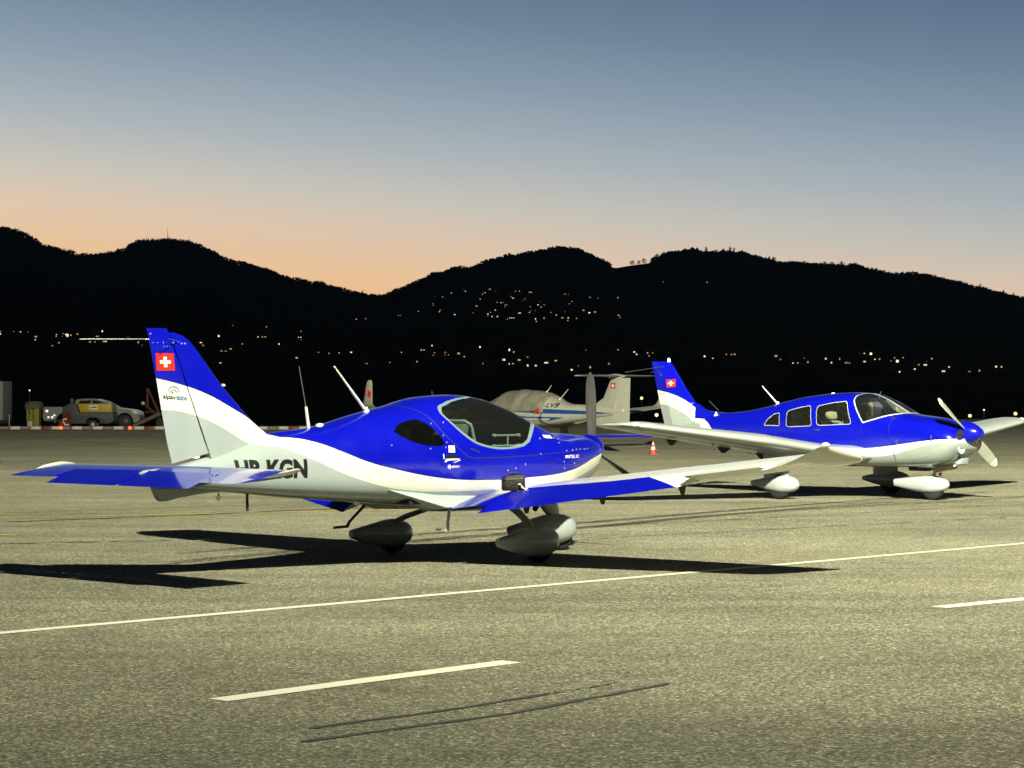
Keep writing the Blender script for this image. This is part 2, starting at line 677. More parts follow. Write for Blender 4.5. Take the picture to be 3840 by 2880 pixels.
def fairing(x0, x1, zt, zb, hw, y, zc, tail=0.12, flat=2.6):
    """tear-drop wheel fairing, blunt nose at x1 and tapering to x0"""
    rings = []
    n = 20
    for k in range(19):
        t = k / 18
        x = x1 + (x0 - x1) * t
        g = math.sqrt(max(0, 1 - (1 - min(t / 0.36, 1)) ** 2)) if t < 0.36 else 1 - (1 - tail) * ((t - 0.36) / 0.64) ** 1.25
        g = max(g, 0.03) if t < .5 else max(g, tail)
        zc_ = zc + (zt - 0.05 - zc) * 0.0 + 0.10 * (zt - zb) * max(0, t - .36)
        ring = []
        for j in range(n):
            a = 2 * math.pi * j / n
            c, s_ = math.cos(a), math.sin(a)
            yy = hw * g * math.copysign(abs(s_) ** (2 / 2.2), s_)
            h = (zt - zc_) if c > 0 else (zc_ - zb)
            ring.append((x, y + yy, zc_ + h * g * math.copysign(abs(c) ** (2 / flat), c)))
        rings.append(ring)
    return MB().loft(rings)


def wheel(x, y, r, w):
    rr = r * 0.22
    return MB().lathe([(r * .45, -w * .5), (r * .8, -w * .5), (r * .95, -w * .38), (r, -w * .2), (r, w * .2), (r * .95, w * .38), (r * .8, w * .5), (r * .45, w * .5)], (x, y, r), 'y', 24)


def hub(x, y, z, r, w):
    return MB().lathe([(0.01, -w * .53), (r * .3, -w * .53), (r * .44, -w * .46), (r * .44, w * .46), (r * .3, w * .53), (0.01, w * .53)], (x, y, z), 'y', 18)


def blade(r0, r1, ch, ang, x, z0, y0=0.0, pitch=(55, 22), th=0.12, tipround=0.9):
    """propeller blade in the plane x; ang: degrees from straight up towards +y"""
    rings = []
    a = R(ang)
    d = Vector((0, math.sin(a), math.cos(a)))
    e = Vector((0, math.cos(a), -math.sin(a)))
    for k in range(15):
        t = k / 14
        r = r0 + (r1 - r0) * t
        c = ch * (0.55 + 0.75 * math.sin(math.pi * min(1, (t + 0.12) * .80)) ** 0.9) * (1 - 0.75 * max(0, (t - tipround) / (1 - tipround)) ** 2)
        p = R(pitch[0] + (pitch[1] - pitch[0]) * t)
        tt = th * (1.6 - 1.1 * t)
        ring = []
        for j in range(14):
            q = 2 * math.pi * j / 14
            u, w = math.cos(q) * c / 2, math.sin(q) * c / 2 * tt
            off = e * (u * math.cos(p) + w * math.sin(p)) + Vector((1, 0, 0)) * (-u * math.sin(p) + w * math.cos(p))
            ring.append(Vector((x, y0, z0)) + d * r + off)
        rings.append(ring)
    return MB().loft(rings)


def convex(pts):
    P = sorted(set(pts))
    cr = lambda o, a, b: (a[0] - o[0]) * (b[1] - o[1]) - (a[1] - o[1]) * (b[0] - o[0])
    lo, up = [], []
    for p in P:
        while len(lo) > 1 and cr(lo[-2], lo[-1], p) <= 0:
            lo.pop()
        lo.append(p)
    for p in reversed(P):
        while len(up) > 1 and cr(up[-2], up[-1], p) <= 0:
            up.pop()
        up.append(p)
    return lo[:-1] + up[:-1]


def grow(poly, d):
    """offset a convex outline outwards by d"""
    n = len(poly)
    area = sum(poly[i][0] * poly[(i + 1) % n][1] - poly[(i + 1) % n][0] * poly[i][1] for i in range(n))
    if area < 0:
        poly = poly[::-1]
    o = []
    for i in range(n):
        a, b, c = Vector(poly[i - 1]), Vector(poly[i]), Vector(poly[(i + 1) % n])
        e1, e2 = (b - a).normalized(), (c - b).normalized()
        nn = Vector((e1.y + e2.y, -(e1.x + e2.x))).normalized()
        k = max(0.35, nn.dot(Vector((e1.y, -e1.x))))
        o.append(tuple(b + nn * d / k))
    return o


# ------------------------------------------------------------------ ground
def asphalt():
    m = bpy.data.materials.new('worn_asphalt')
    m.use_nodes = True
    nt = m.node_tree
    b = nt.nodes['Principled BSDF']
    t = nd(nt, 'ShaderNodeTexCoord')
    co = t.outputs['Object']
    chips = nd(nt, 'ShaderNodeTexVoronoi', i_Scale=64.0, i_Randomness=1.0)
    nt.links.new(co, chips.inputs['Vector'])
    cs = nd(nt, 'ShaderNodeSeparateColor')
    nt.links.new(chips.outputs['Color'], cs.inputs[0])
    chipv = ramp(nt, cs.outputs[0], [(0.0, 0.40), (0.45, 0.74), (0.8, 1.13), (0.93, 1.65), (1.0, 2.4)])
    edge = ramp(nt, chips.outputs['Distance'], [(0.0, 1.12), (0.55, 0.8), (0.9, 0.45)])
    fine = nd(nt, 'ShaderNodeTexNoise', i_Scale=24.0, i_Detail=5.0, i_Roughness=0.7)
    nt.links.new(co, fine.inputs['Vector'])
    finev = ramp(nt, fine.outputs[0], [(0.3, 0.62), (0.7, 1.38)])
    # big patches and long streaks that run along the taxi lane
    mp = nd(nt, 'ShaderNodeMapping')
    mp.inputs['Rotation'].default_value = (0, 0, R(-46))
    mp.inputs['Scale'].default_value = (0.05, 0.75, 1)
    nt.links.new(co, mp.inputs[0])
    streak = nd(nt, 'ShaderNodeTexNoise', i_Scale=1.0, i_Detail=6.0, i_Roughness=0.6)
    nt.links.new(mp.outputs[0], streak.inputs['Vector'])
    stv = ramp(nt, streak.outputs[0], [(0.30, 0.70), (0.5, 0.97), (0.72, 1.18)])
    patch = nd(nt, 'ShaderNodeTexNoise', i_Scale=0.22, i_Detail=4.0, i_Roughness=0.55)
    nt.links.new(co, patch.inputs['Vector'])
    pav = ramp(nt, patch.outputs[0], [(0.32, 0.80), (0.68, 1.14)])
    mid = nd(nt, 'ShaderNodeTexNoise', i_Scale=2.2, i_Detail=5.0, i_Roughness=0.65)
    nt.links.new(co, mid.inputs['Vector'])
    miv = ramp(nt, mid.outputs[0], [(0.3, 0.84), (0.7, 1.13)])
    v = chipv
    for k in (edge, finev, stv, pav, miv):
        v = mix_col(nt, 1.0, v, k, 'MULTIPLY')
    hue = nd(nt, 'ShaderNodeTexNoise', i_Scale=0.6, i_Detail=3.0)
    nt.links.new(co, hue.inputs['Vector'])
    base = mix_col(nt, hue.outputs[0], (0.212, 0.203, 0.142), (0.205, 0.204, 0.147))
    c = mix_col(nt, 1.0, base, v, 'MULTIPLY')
    nt.links.new(c, b.inputs['Base Color'])
    b.inputs['Roughness'].default_value = 0.85
    b.inputs['Specular IOR Level'].default_value = 0.25
    b.inputs['Diffuse Roughness'].default_value = 0.6
    bp = nd(nt, 'ShaderNodeBump', i_Strength=0.55, i_Distance=0.008)
    h = mix_col(nt, 0.5, edge, finev, 'MULTIPLY')
    nt.links.new(h, bp.inputs['Height'])
    nt.links.new(bp.outputs[0], b.inputs['Normal'])
    return m


def worn(name, col, cover=0.75, scale=30.0, rough=0.7, along=None):
    """worn paint or rubber lying on the asphalt: breaks up into the stone chips"""
    m = mat(name, col, rough)
    nt = m.node_tree
    b = nt.nodes['Principled BSDF']
    t = nd(nt, 'ShaderNodeTexCoord')
    src = t.outputs['Object']
    n = nd(nt, 'ShaderNodeTexNoise', i_Scale=scale, i_Detail=6.0, i_Roughness=0.75)
    nt.links.new(src, n.inputs['Vector'])
    n2 = nd(nt, 'ShaderNodeTexNoise', i_Scale=0.9, i_Detail=3.0)
    if along:
        mp = nd(nt, 'ShaderNodeMapping')
        mp.inputs['Rotation'].default_value = (0, 0, R(-along))
        mp.inputs['Scale'].default_value = (0.4, 7.0, 1)
        nt.links.new(src, mp.inputs[0])
        nt.links.new(mp.outputs[0], n2.inputs['Vector'])
    else:
        nt.links.new(src, n2.inputs['Vector'])
    s = math_n(nt, 'ADD', math_n(nt, 'MULTIPLY', n.outputs[0], 0.65), math_n(nt, 'MULTIPLY', n2.outputs[0], 0.35))
    a = math_n(nt, 'MULTIPLY', math_n(nt, 'ADD', math_n(nt, 'SUBTRACT', cover - 0.5, s), 0.56), 9.0, clamp=True)
    nt.links.new(a, b.inputs['Alpha'])
    return m


def sheet(name, polys, z, m, kind='structure'):
    me = bpy.data.meshes.new(name)
    vs, fs = [], []
    for p in polys:
        fs.append(list(range(len(vs), len(vs) + len(p))))
        vs += [(x, y, z) for x, y in p]
    me.from_pydata(vs, [], fs)
    o = link(name, me, m)
    o['kind'] = kind
    return o


def strip(pts, w, jag=0.0):
    P = [Vector(p) for p in pts]
    q = []
    L = []
    for i, p in enumerate(P):
        d = (P[min(i + 1, len(P) - 1)] - P[max(i - 1, 0)]).normalized()
        ww = w[i] if isinstance(w, (list, tuple)) else w
        n = Vector((-d.y, d.x)) * (ww / 2 + rnd.uniform(-jag, jag))
        L.append((p + n, p - n))
    for a, b in zip(L, L[1:]):
        q.append([tuple(a[0]), tuple(a[1]), tuple(b[1]), tuple(b[0])])
    return q


def wobble(a, b, n, amp):
    a, b = Vector(a), Vector(b)
    d = b - a
    nn = Vector((-d.y, d.x)).normalized()
    o = []
    w = 0
    for i in range(n + 1):
        w = w * 0.75 + rnd.uniform(-amp, amp)
        o.append(tuple(a + d * (i / n) + nn * w))
    return o


M_asph = asphalt()
sheet('apron', [[(-160, -60), (160, -60), (160, 262), (40, 172), (-26, 117.5), (-160, 20)]], 0.0, M_asph)
M_grass = mat('night_grass', (0.028, 0.034, 0.016), 1.0, var=0.5, vscale=0.4, spec=0.0)
M_lineW = worn('worn_white_paint', (0.52, 0.51, 0.43), 0.87, 45)
M_lineY = worn('worn_yellow_paint', (0.46, 0.39, 0.04), 0.80, 40)
M_lineG = worn('faded_green_yellow_paint', (0.22, 0.29, 0.07), 0.56, 40)
M_tar = worn('tar_seam_filler', (0.028, 0.027, 0.023), 0.66, 38)
M_skid = worn('tyre_rubber_marks', (0.075, 0.07, 0.052), 0.52, 22, along=43)
M_damp = worn('dark_worn_lane', (0.15, 0.14, 0.10), 0.40, 14, along=40)

# painted lines
d = Vector((5.896 + 3.666, 26.236 - 16.315)).normalized()
p0 = Vector((-3.666, 16.315))
sheet('taxi_line', strip([tuple(p0 + d * s) for s in np.linspace(-25, 60, 60)], 0.13, 0.003), 0.004, M_lineW)
sheet('dash_line', strip([(-1.64, 12.72), (-0.85, 13.62), (0.0, 14.56)], 0.17, 0.004)
      + strip([(3.43, 18.30), (4.28, 19.05), (5.2, 19.87)], 0.17, 0.004), 0.004, M_lineW)
sheet('yellow_line', strip([(-11, 30.2), (-7.133, 31.74), (-4.671, 32.71), (-1, 34.2)], 0.14, 0.004)
      + strip([(-6.9, 27.83), (-6.29, 27.86), (-6.05, 27.80)], 0.16, 0.01) + strip([(-18.0, 89.9), (-15, 82.4), (-12, 74.6), (-10.5, 71)], 0.22), 0.004, M_lineY)
sheet('faded_line', strip([(-11, 30.7), (-7.447, 33.13), (-4.973, 34.82), (-1.2, 37.4), (6, 42.3)], 0.13, 0.01), 0.004, M_lineG)
# tar-filled cracks and joints
sheet('tar_seam', strip(wobble((-1.03, 11.19), (0.0, 12.2), 16, 0.006) + wobble((0.06, 12.27), (0.93, 13.45), 14, 0.008), 0.050, 0.008)
      + strip(wobble((-1.03, 11.64), (-0.27, 12.4), 12, 0.006) + wobble((-0.22, 12.46), (0.22, 13.0), 8, 0.008), 0.042, 0.010)
      + strip(wobble((0.25, 13.02), (0.62, 13.5), 12, 0.03), 0.016, 0.008)
      + strip(wobble((-8.2, 29.7), (-5.9, 31.36), 12, 0.04) + wobble((-5.8, 31.42), (-1.5, 35.3), 20, 0.04), 0.10, 0.03)
      + strip(wobble((-6.2, 26.0), (-4.0, 26.7), 18, 0.06), 0.06, 0.03)
      + strip(wobble((0.8, 26.9), (9.5, 33.9), 60, 0.05), 0.03, 0.015)
      + strip(wobble((0.2, 28.8), (9.0, 36.5), 50, 0.04), 0.03, 0.012)
      + strip(wobble((6, 58), (17, 62), 20, 0.08), 0.12, 0.04) + strip(wobble((8, 74), (24, 80), 20, 0.1), 0.2, 0.05), 0.004, M_tar)
# tyre marks
sk = []
for k in range(10):
    o_ = rnd.uniform(-1.5, 1.3)
    a0 = rnd.uniform(-3.8, -1.5)
    pts = [(a0, 24.9 + (a0 + 2.7) * .85 + o_), (-1.2, 27.4 + o_ * .8), (0.9, 30.0 + o_ * .7), (3.4, 33.6 + o_ * .6), (rnd.uniform(7, 9.5), 39.6 + o_)]
    sk += strip(smooth_pts(pts, 6), rnd.uniform(0.025, 0.07), 0.006)
sheet('tyre_marks', sk, 0.008, M_skid)
sheet('worn_lane', strip(smooth_pts([(-8, 20.5), (-3.4, 23.7), (0, 26.6), (4, 31)], 8), [1.9] * 25, 0.12)
      + strip(smooth_pts([(-4.5, 14.0), (-1, 17.5), (3, 21.5), (8, 26.5)], 8), [0.8] * 25, 0.10)
      + strip(smooth_pts([(0, 47), (9, 53), (20, 60)], 8), [1.6] * 17, 0.2), 0.0025, M_damp)

# ------------------------------------------------------------------ hills
SKYL = [(-1400, 640), (-900, 600), (-500, 540), (-250, 470), (-100, 478), (0, 505), (40, 514), (90, 537), (130, 551), (160, 556), (190, 556), (240, 549), (268, 548), (285, 534), (310, 526), (362, 524), (400, 527),
        (440, 541), (470, 556), (520, 576), (560, 588), (620, 603), (680, 615), (740, 629), (790, 641), (815, 645), (830, 644), (860, 629), (900, 613), (940, 600),
        (985, 588), (1010, 585), (1060, 571), (1110, 557), (1160, 546), (1200, 540), (1250, 543), (1290, 562), (1315, 575), (1330, 579), (1360, 574), (1400, 569),
        (1415, 562), (1450, 556), (1500, 549), (1540, 550), (1590, 551), (1640, 561), (1690, 574), (1750, 577), (1800, 580), (1850, 586), (1900, 597), (1960, 603),
        (2010, 604), (2070, 615), (2130, 633), (2212, 652), (2400, 690), (2700, 720), (3300, 640), (3900, 600)]
KX = 3840 / 2212
SA = np.array([math.atan((x * KX - 1920) / 8540) for x, y in SKYL])
SE = np.array([math.atan((1484.5 - y * KX) / 8540) for x, y in SKYL])


def ridge_r(a):
    return 4300 + 700 * (0.5 - 0.5 * np.tanh((a + 0.06) / 0.025))


def terrain(x, y):
    a = np.arctan2(x, np.maximum(y, 1e-3))
    r = np.hypot(x, y)
    Rr = ridge_r(a)
    Z = Rr * np.tan(np.interp(a, SA, SE)) + 1.7
    t = np.clip((r - 480) / (Rr - 480), 0, None)
    up = Z * (0.30 * t + 0.70 * t ** 1.7)
    bump = 5.0 * np.sin(x * 0.011 + 1) * np.sin(y * 0.009) + 3.0 * np.sin(x * 0.027 + y * .013) * np.sin(y * 0.021 + 2)
    up = up + bump * np.clip(t * 3, 0, 1) * np.clip((1 - t) * 6, 0, 1)
    down = Z * np.clip(1 - (t - 1) * 1.6, 0.0, 1)
    return np.where(t <= 1, up, down)


M_hill = mat('dark_wooded_hillside', (0.018, 0.022, 0.020), 1.0, var=0.6, vscale=0.012, spec=0.0)
angs = np.concatenate([np.linspace(-0.62, -0.24, 40, endpoint=False), np.linspace(-0.24, 0.24, 520), np.linspace(0.24, 0.62, 41)[1:]])
radf = np.concatenate([[0.0, 0.05], np.linspace(0.1, 0.9, 34), np.linspace(0.92, 1.0, 14), [1.02, 1.06, 1.15, 1.3, 1.6]])
vs, fs = [], []
for a in angs:
    Rr = float(ridge_r(np.array(a)))
    for q in radf:
        r = 480 + (Rr - 480) * q
        x, y = r * math.sin(a), r * math.cos(a)
        vs.append((x, y, float(terrain(np.array(x), np.array(y))) - 0.3))
nr = len(radf)
for i in range(len(angs) - 1):
    for j in range(nr - 1):
        fs.append((i * nr + j, (i + 1) * nr + j, (i + 1) * nr + j + 1, i * nr + j + 1))
me = bpy.data.meshes.new('hills')
me.from_pydata(vs, [], fs)
me.polygons.foreach_set('use_smooth', [True] * len(me.polygons))
link('hills', me, M_hill)['kind'] = 'structure'
sheet('airfield_grass', [[(-7600, -1100), (7600, -1100), (7600, 8500), (-7600, 8500)]], -0.35, M_grass)
sheet('grass_verge', [[(-400, 20), (-160, 19), (-26, 117), (40, 171.6), (160, 261), (400, 300), (400, 700), (-400, 700)]], -0.012, M_grass)


def hill_z(x, y):
    return float(terrain(np.array(float(x)), np.array(float(y))))


def on_hill(px, py, r0=520, r1=5200):
    """point of the terrain hit by the camera ray through image pixel (px, py)"""
    a = math.atan((px - 1920) / 8540)
    e = (1484.5 - py) / 8540 * math.cos(a)
    rr = np.linspace(r0, r1, 1400)
    z = terrain(rr * math.sin(a), rr * math.cos(a))
    hit = np.nonzero(z > 1.7 + rr * e)[0]
    r = rr[hit[0]] if len(hit) else r1 * 0.9
    return r * math.sin(a), r * math.cos(a)


# ------------------------------------------------------------------ woods
M_leaf = mat('dark_foliage', (0.020, 0.026, 0.020), 1.0, var=0.5, vscale=0.3, spec=0.0)
M_bark = mat('dark_bark', (0.03, 0.025, 0.02), 1.0, spec=0.0)


def conifer(mb, x, y, z, h, w):
    n = 6
    for lo, hi, r in ((0.12, 0.55, 1.0), (0.38, 0.8, 0.72), (0.62, 1.0, 0.45)):
        ph = rnd.uniform(0, 1)
        ring = [(x + math.cos(ph + k * 6.283 / n) * w * r * rnd.uniform(.7, 1.15), y + math.sin(ph + k * 6.283 / n) * w * r, z + h * lo + rnd.uniform(-.03, .03) * h) for k in range(n)]
        mb.add(ring + [(x, y, z + h * hi)], [(k, (k + 1) % n, n) for k in range(n)])


def puffs(mb, x, y, z, h, w, n=14, s=0.30):
    """loose crown made of many small leaf clumps"""
    for _ in range(n):
        a, u, q = rnd.uniform(0, 6.283), rnd.random() ** .6, rnd.uniform(0.32, 1.0)
        wr = w * math.sin(math.pi * min(0.98, q * 0.85 + .08)) ** .7
        cx, cy, cz = x + math.cos(a) * u * wr, y + math.sin(a) * u * wr, z + h * q
        r = s * w * rnd.uniform(.6, 1.2)
        P = [(cx + r * rnd.uniform(.6, 1), cy, cz), (cx - r * rnd.uniform(.6, 1), cy, cz), (cx, cy + r, cz), (cx, cy - r, cz), (cx, cy, cz + r * rnd.uniform(.6, 1)), (cx, cy, cz - r * rnd.uniform(.5, .8))]
        mb.add(P, [(0, 2, 4), (2, 1, 4), (1, 3, 4), (3, 0, 4), (2, 0, 5), (1, 2, 5), (3, 1, 5), (0, 3, 5)])


wood = MB()
for i in range(6500):
    px = rnd.uniform(-60, 2280)
    if 1318 < px < 1408:
        continue
    a = math.atan((px * KX - 1920) / 8540)
    r = float(ridge_r(np.array(a))) - abs(rnd.gauss(0, 1)) * 170 + 25
    x, y = r * math.sin(a), r * math.cos(a)
    con = (rnd.random() < (0.45 if px < 820 else 0.10 if px < 1990 else 0.4))
    h = rnd.uniform(5.5, 11) if px < 1990 else rnd.uniform(4.5, 8)
    h *= .98 + .65 * max(0, math.sin(px * .031) * math.sin(px * .0173 + 1.3) + .35 * math.sin(px * .11))
    if 160 < px < 250:
        h *= .45
    z = hill_z(x, y) - 1.5 * h / 9
    if con:
        conifer(wood, x, y, z, h * 1.1, h * .17)
    else:
        puffs(wood, x, y, z, h * .85, h * .55, n=9, s=.40)
wood.build('forest', M_leaf, smooth=0)['kind'] = 'stuff'

TREES = [  # px, height m, kind, label
    (113, 13, 'r'), (121, 14, 'r'), (129, 13, 'r'), (138, 16, 'c'), (150, 17, 'r'), (254, 13, 'c'), (266, 14, 'c'), (522, 14, 'c'), (546, 17, 'c'), (560, 12, 'c'),
    (650, 13, 'c'), (697, 15, 'r'), (783, 16, 'c'), (820, 12, 'r'), (952, 14, 'c'), (922, 12, 'r'), (985, 18, 'r'), (995, 19, 'r'), (1003, 17, 'r'), (1052, 11, 'r'),
    (1366, 15, 'r'), (1380, 12, 'r'), (1391, 16, 'r'), (1302, 14, 'r'), (1311, 13, 'r'), (1420, 17, 'r'), (1434, 19, 'r'), (1446, 18, 'r'), (1526, 20, 'c'), (1547, 14, 'r'), (1563, 17, 'c'),
    (1577, 22, 'c'), (1585, 19, 'c'), (1662, 16, 'c'), (1672, 17, 'r'), (1712, 14, 'r'), (1738, 15, 'r'), (1782, 16, 'r'), (1797, 16, 'r'), (1818, 20, 'r'), (1836, 18, 'r'),
    (1850, 20, 'c'), (1884, 17, 'r'), (1895, 15, 'r'), (1910, 16, 'r'), (1936, 14, 'r'), (1950, 11, 'r'), (2118, 15, 'c'), (2168, 14, 'c'), (2190, 13, 'c')]
for px, h, k in TREES:
    a = math.atan((px * KX - 1920) / 8540)
    r = float(ridge_r(np.array(a))) - 6
    x, y = r * math.sin(a), r * math.cos(a)
    z = hill_z(x, y)
    h *= .92
    side_ = 'left hill' if px < 825 else 'right hill'
    t = empty('spruce_tree' if k == 'c' else 'broadleaf_tree', (x, y, z - .5), 0,
              ('pointed dark conifer standing on the skyline of the ' if k == 'c' else 'rounded bare broadleaf tree on the skyline of the ') + side_, 'tree', ('conifers' if k == 'c' else 'broadleaf trees') + ' along the ridge of the ' + side_)
    mb = MB()
    if k == 'c':
        for q in range(3):
            conifer(mb, 0, 0, 0.5, h * .85 * rnd.uniform(.85, 1.0), h * .17)
        puffs(mb, 0, 0, 0, h * .75, h * .17, 16, .3)
    else:
        puffs(mb, 0, 0, -h * .16, h * .86, h * .40, 120, .13)
    mb.build('crown', M_leaf, t, smooth=0)
    tr = MB().tube([(0, 0, -.5), (.1, 0, h * .35), (0, 0, h * .8)], [h * .03, h * .02, h * .005], 6)
    for q in range(6):
        aa = rnd.uniform(0, 6.28)
        tr.tube([(0, 0, h * rnd.uniform(.25, .5)), (math.cos(aa) * h * .25, math.sin(aa) * h * .25, h * rnd.uniform(.6, .85))], [h * .012, h * .004], 5)
    tr.build('trunk', M_bark, t, smooth=0)

# radio mast on the left hill
a = math.atan((362 * KX - 1920) / 8540)
r = float(ridge_r(np.array(a))) - 4
mast = empty('radio_mast', (r * math.sin(a), r * math.cos(a), hill_z(r * math.sin(a), r * math.cos(a))), 0, 'thin radio mast rising from the wooded top of the left hill', 'mast')
MB().tube([(0, 0, -1), (0, 0, 20)], [.8, .55], 6).build('mast_pole', M_dark, mast)
MB().tube([(0, 0, 20), (0, 0, 34)], [.3, .12], 6).build('antenna', M_dark, mast)

# ------------------------------------------------------------------ houses with lit windows
M_wall = mat('house_wall_night', (0.07, 0.065, 0.06), 0.9, spec=0.0)
M_roof = mat('house_roof_night', (0.03, 0.025, 0.022), 1.0, spec=0.0)
M_win = [mat('warm_lit_window', (0.3, 0.2, 0.1), 0.5, emit=(1.0, 0.62, 0.28), estr=.6), mat('bright_warm_window', (0.3, 0.25, 0.2), 0.5, emit=(1.0, 0.74, 0.42), estr=1.45),
         mat('cool_lit_window', (0.3, 0.3, 0.3), 0.5, emit=(1.0, 0.88, 0.66), estr=.9), mat('dim_orange_window', (0.3, 0.2, 0.1), 0.5, emit=(1.0, 0.50, 0.2), estr=0.3)]
wall_me = MB().prism([(-5, 0), (5, 0), (5, 5.2), (0, 8.2), (-5, 5.2)], 'y', -4, 4).mesh('house_wall')
wall_me.materials.append(M_wall)
roof_me = MB().loft([[(-5.7, y, 4.95), (0, y, 8.45), (5.7, y, 4.95), (5.7, y, 5.2), (0, y, 8.75), (-5.7, y, 5.2)] for y in (-4.6, 4.6)]).mesh('house_roof')
roof_me.materials.append(M_roof)
WINM = {}


def house(x, y, wins, label, group, scale=1.0):
    z = hill_z(x, y)
    o = link('house', wall_me)
    o.location = (x, y, z - 1.2)
    o.rotation_euler = (0, 0, -math.atan2(x, y) + rnd.uniform(-.25, .25))
    o.scale = (scale,) * 3
    tag(o, label, 'house', group)
    rf = link('roof', roof_me, None, o)
    for (u, v, w, h, k) in wins:
        key = (round(w, 1), round(h, 1), k)
        if key not in WINM:
            WINM[key] = MB().box((-key[0] / 2, -.06, 0), (key[0] / 2, .06, key[1])).mesh('lit_window', M_win[k])
        wo_ = link('window', WINM[key], None, o)
        wo_.location = (u, -4.05, v)
    return o


def wins_for(level):
    ws = []
    n = rnd.choice((1, 1, 2, 2, 3))
    for q in range(n):
        k = rnd.choices((0, 1, 2, 3), (4, 2 if level > 1 else 1, 3, 2))[0]
        ws.append((rnd.uniform(-3.6, 3.6), rnd.choice((1.9, 4.0)), rnd.choice((.7, .9, 1.6)), rnd.choice((.7, .9)), k))
    return ws


Z4 = [(463, 625), (505, 636), (588, 597), (690, 585), (830, 610), (840, 635), (825, 657), (430, 662), (432, 692), (515, 740), (185, 768), (338, 746), (628, 763), (605, 757), (740, 746), (755, 712), (788, 712), (875, 578), (928, 582), (1090, 600), (1050, 638), (1190, 610), (1265, 667), (1265, 705), (1185, 715), (1187, 745), (918, 686), (915, 733), (880, 745), (850, 768), (920, 800), (1002, 795), (1053, 803), (1045, 770), (1105, 770), (1230, 755), (1262, 755), (1290, 763), (1325, 755), (1368, 770), (1300, 792), (1298, 820), (1350, 808), (1235, 800), (1233, 820), (1410, 755), (1440, 758), (1475, 747), (1468, 627), (1490, 685), (1508, 792), (1465, 797), (1450, 808), (1630, 652), (1680, 640), (1827, 633), (1597, 752), (1658, 765), (1675, 740), (1863, 783), (2178, 512), (1150, 655), (1000, 702), (970, 670)]
Z8 = [(15, 520), (45, 520), (90, 523), (120, 522), (153, 545), (265, 537), (300, 535), (318, 537), (240, 570), (332, 525), (390, 553), (418, 535), (442, 551), (470, 540), (505, 543), (540, 543), (610, 568), (887, 571), (957, 595), (990, 583), (1060, 575), (1012, 485), (1150, 502), (1137, 548), (1290, 520), (1290, 545), (960, 643), (1290, 637), (1385, 598), (1430, 602), (1450, 602), (1507, 608), (1570, 640), (1672, 642), (1575, 460), (1550, 462), (1870, 612), (1920, 612), (1740, 605), (2000, 620)]
Z7 = [(14, 53), (115, 107), (280, 107), (180, 132), (460, 120), (385, 48), (527, 37), (590, 58), (677, 57), (797, 68), (970, 140), (1110, 120), (1130, 100), (1185, 93), (1185, 115), (1135, 62), (1215, 90), (1327, 58), (1310, 85), (1280, 100), (1375, 110), (1290, 158), (1475, 118), (1460, 115), (1575, 78), (1560, 97), (1545, 110), (1600, 132), (1640, 118), (1680, 147), (1520, 160), (1655, 45), (1695, 93), (1730, 93), (1780, 120), (1815, 120), (1780, 152), (1750, 132), (1800, 132), (1905, 43), (1980, 48), (2085, 40), (2080, 62), (1820, 62), (1890, 87), (1880, 128)]
Z5 = [(40, 800), (42, 818), (385, 825), (433, 832), (520, 830), (797, 841), (880, 845), (905, 858), (958, 833), (958, 850), (935, 858), (1080, 850), (1085, 835), (1105, 860), (1120, 835), (1165, 845), (1165, 862), (1215, 833), (1212, 860), (1285, 830), (1303, 850), (1367, 855), (1455, 832), (1457, 848), (1500, 848), (1487, 910), (1612, 898), (1663, 853), (1770, 910), (1820, 902), (1848, 903), (1880, 908), (1915, 902), (1945, 910), (1972, 910), (2070, 905), (390, 405)]
for lst, x0, y0, s, lab, grp in ((Z4, 1400, 800, .4973, 'small house with lit windows in the village on the dark right hillside', 'lit village houses on the right hillside'),
                                 (Z8, 0, 800, .868, 'house with lit windows at the dark foot of the left hill', 'lit houses at the foot of the left hill'),
                                 (Z7, 1300, 1300, .5425, 'house with lit windows low in the dark valley behind the aircraft', 'lit houses in the valley behind the aircraft'),
                                 (Z5, 2400, 800, .651, 'house with lit windows at the foot of the right hill above the four-seater', 'lit houses at the foot of the right hill')):
    for qx, qy in lst:
        x, y = on_hill(x0 + qx * s, y0 + qy * s + 5)  # house positions are image pixels cast from the camera onto the terrain
        own = {(2178, 512): 'lone lit house high on the right hill, highest light below the bare saddle', (390, 405): 'lone lit house high on the right hill, right of the other lone light',
               (1012, 485): 'lone lit house highest above the fin side of the left hill foot', (1150, 502): 'lone dim house above the whip antenna on the left hill', (2070, 905): 'lit house farthest right along the foot of the right hill'}.get((qx, qy))
        house(x, y, wins_for(2 if lst is not Z8 else 1), own or lab, None if own else grp, rnd.uniform(.8, 1.1) if y > 1600 else rnd.uniform(.6, .8))
# the long bright building at the foot of the left hill
x, y = on_hill(235, 1269)
house(x, y, [(-3.2, 2.0, 2.2, 1.8, 1), (-.6, 2.4, 2.6, 2.2, 1), (3.0, 2.2, 2.2, 1.9, 1)], 'brightly lit wide building low on the left, brightest of the left hill lights', None, 1.0)

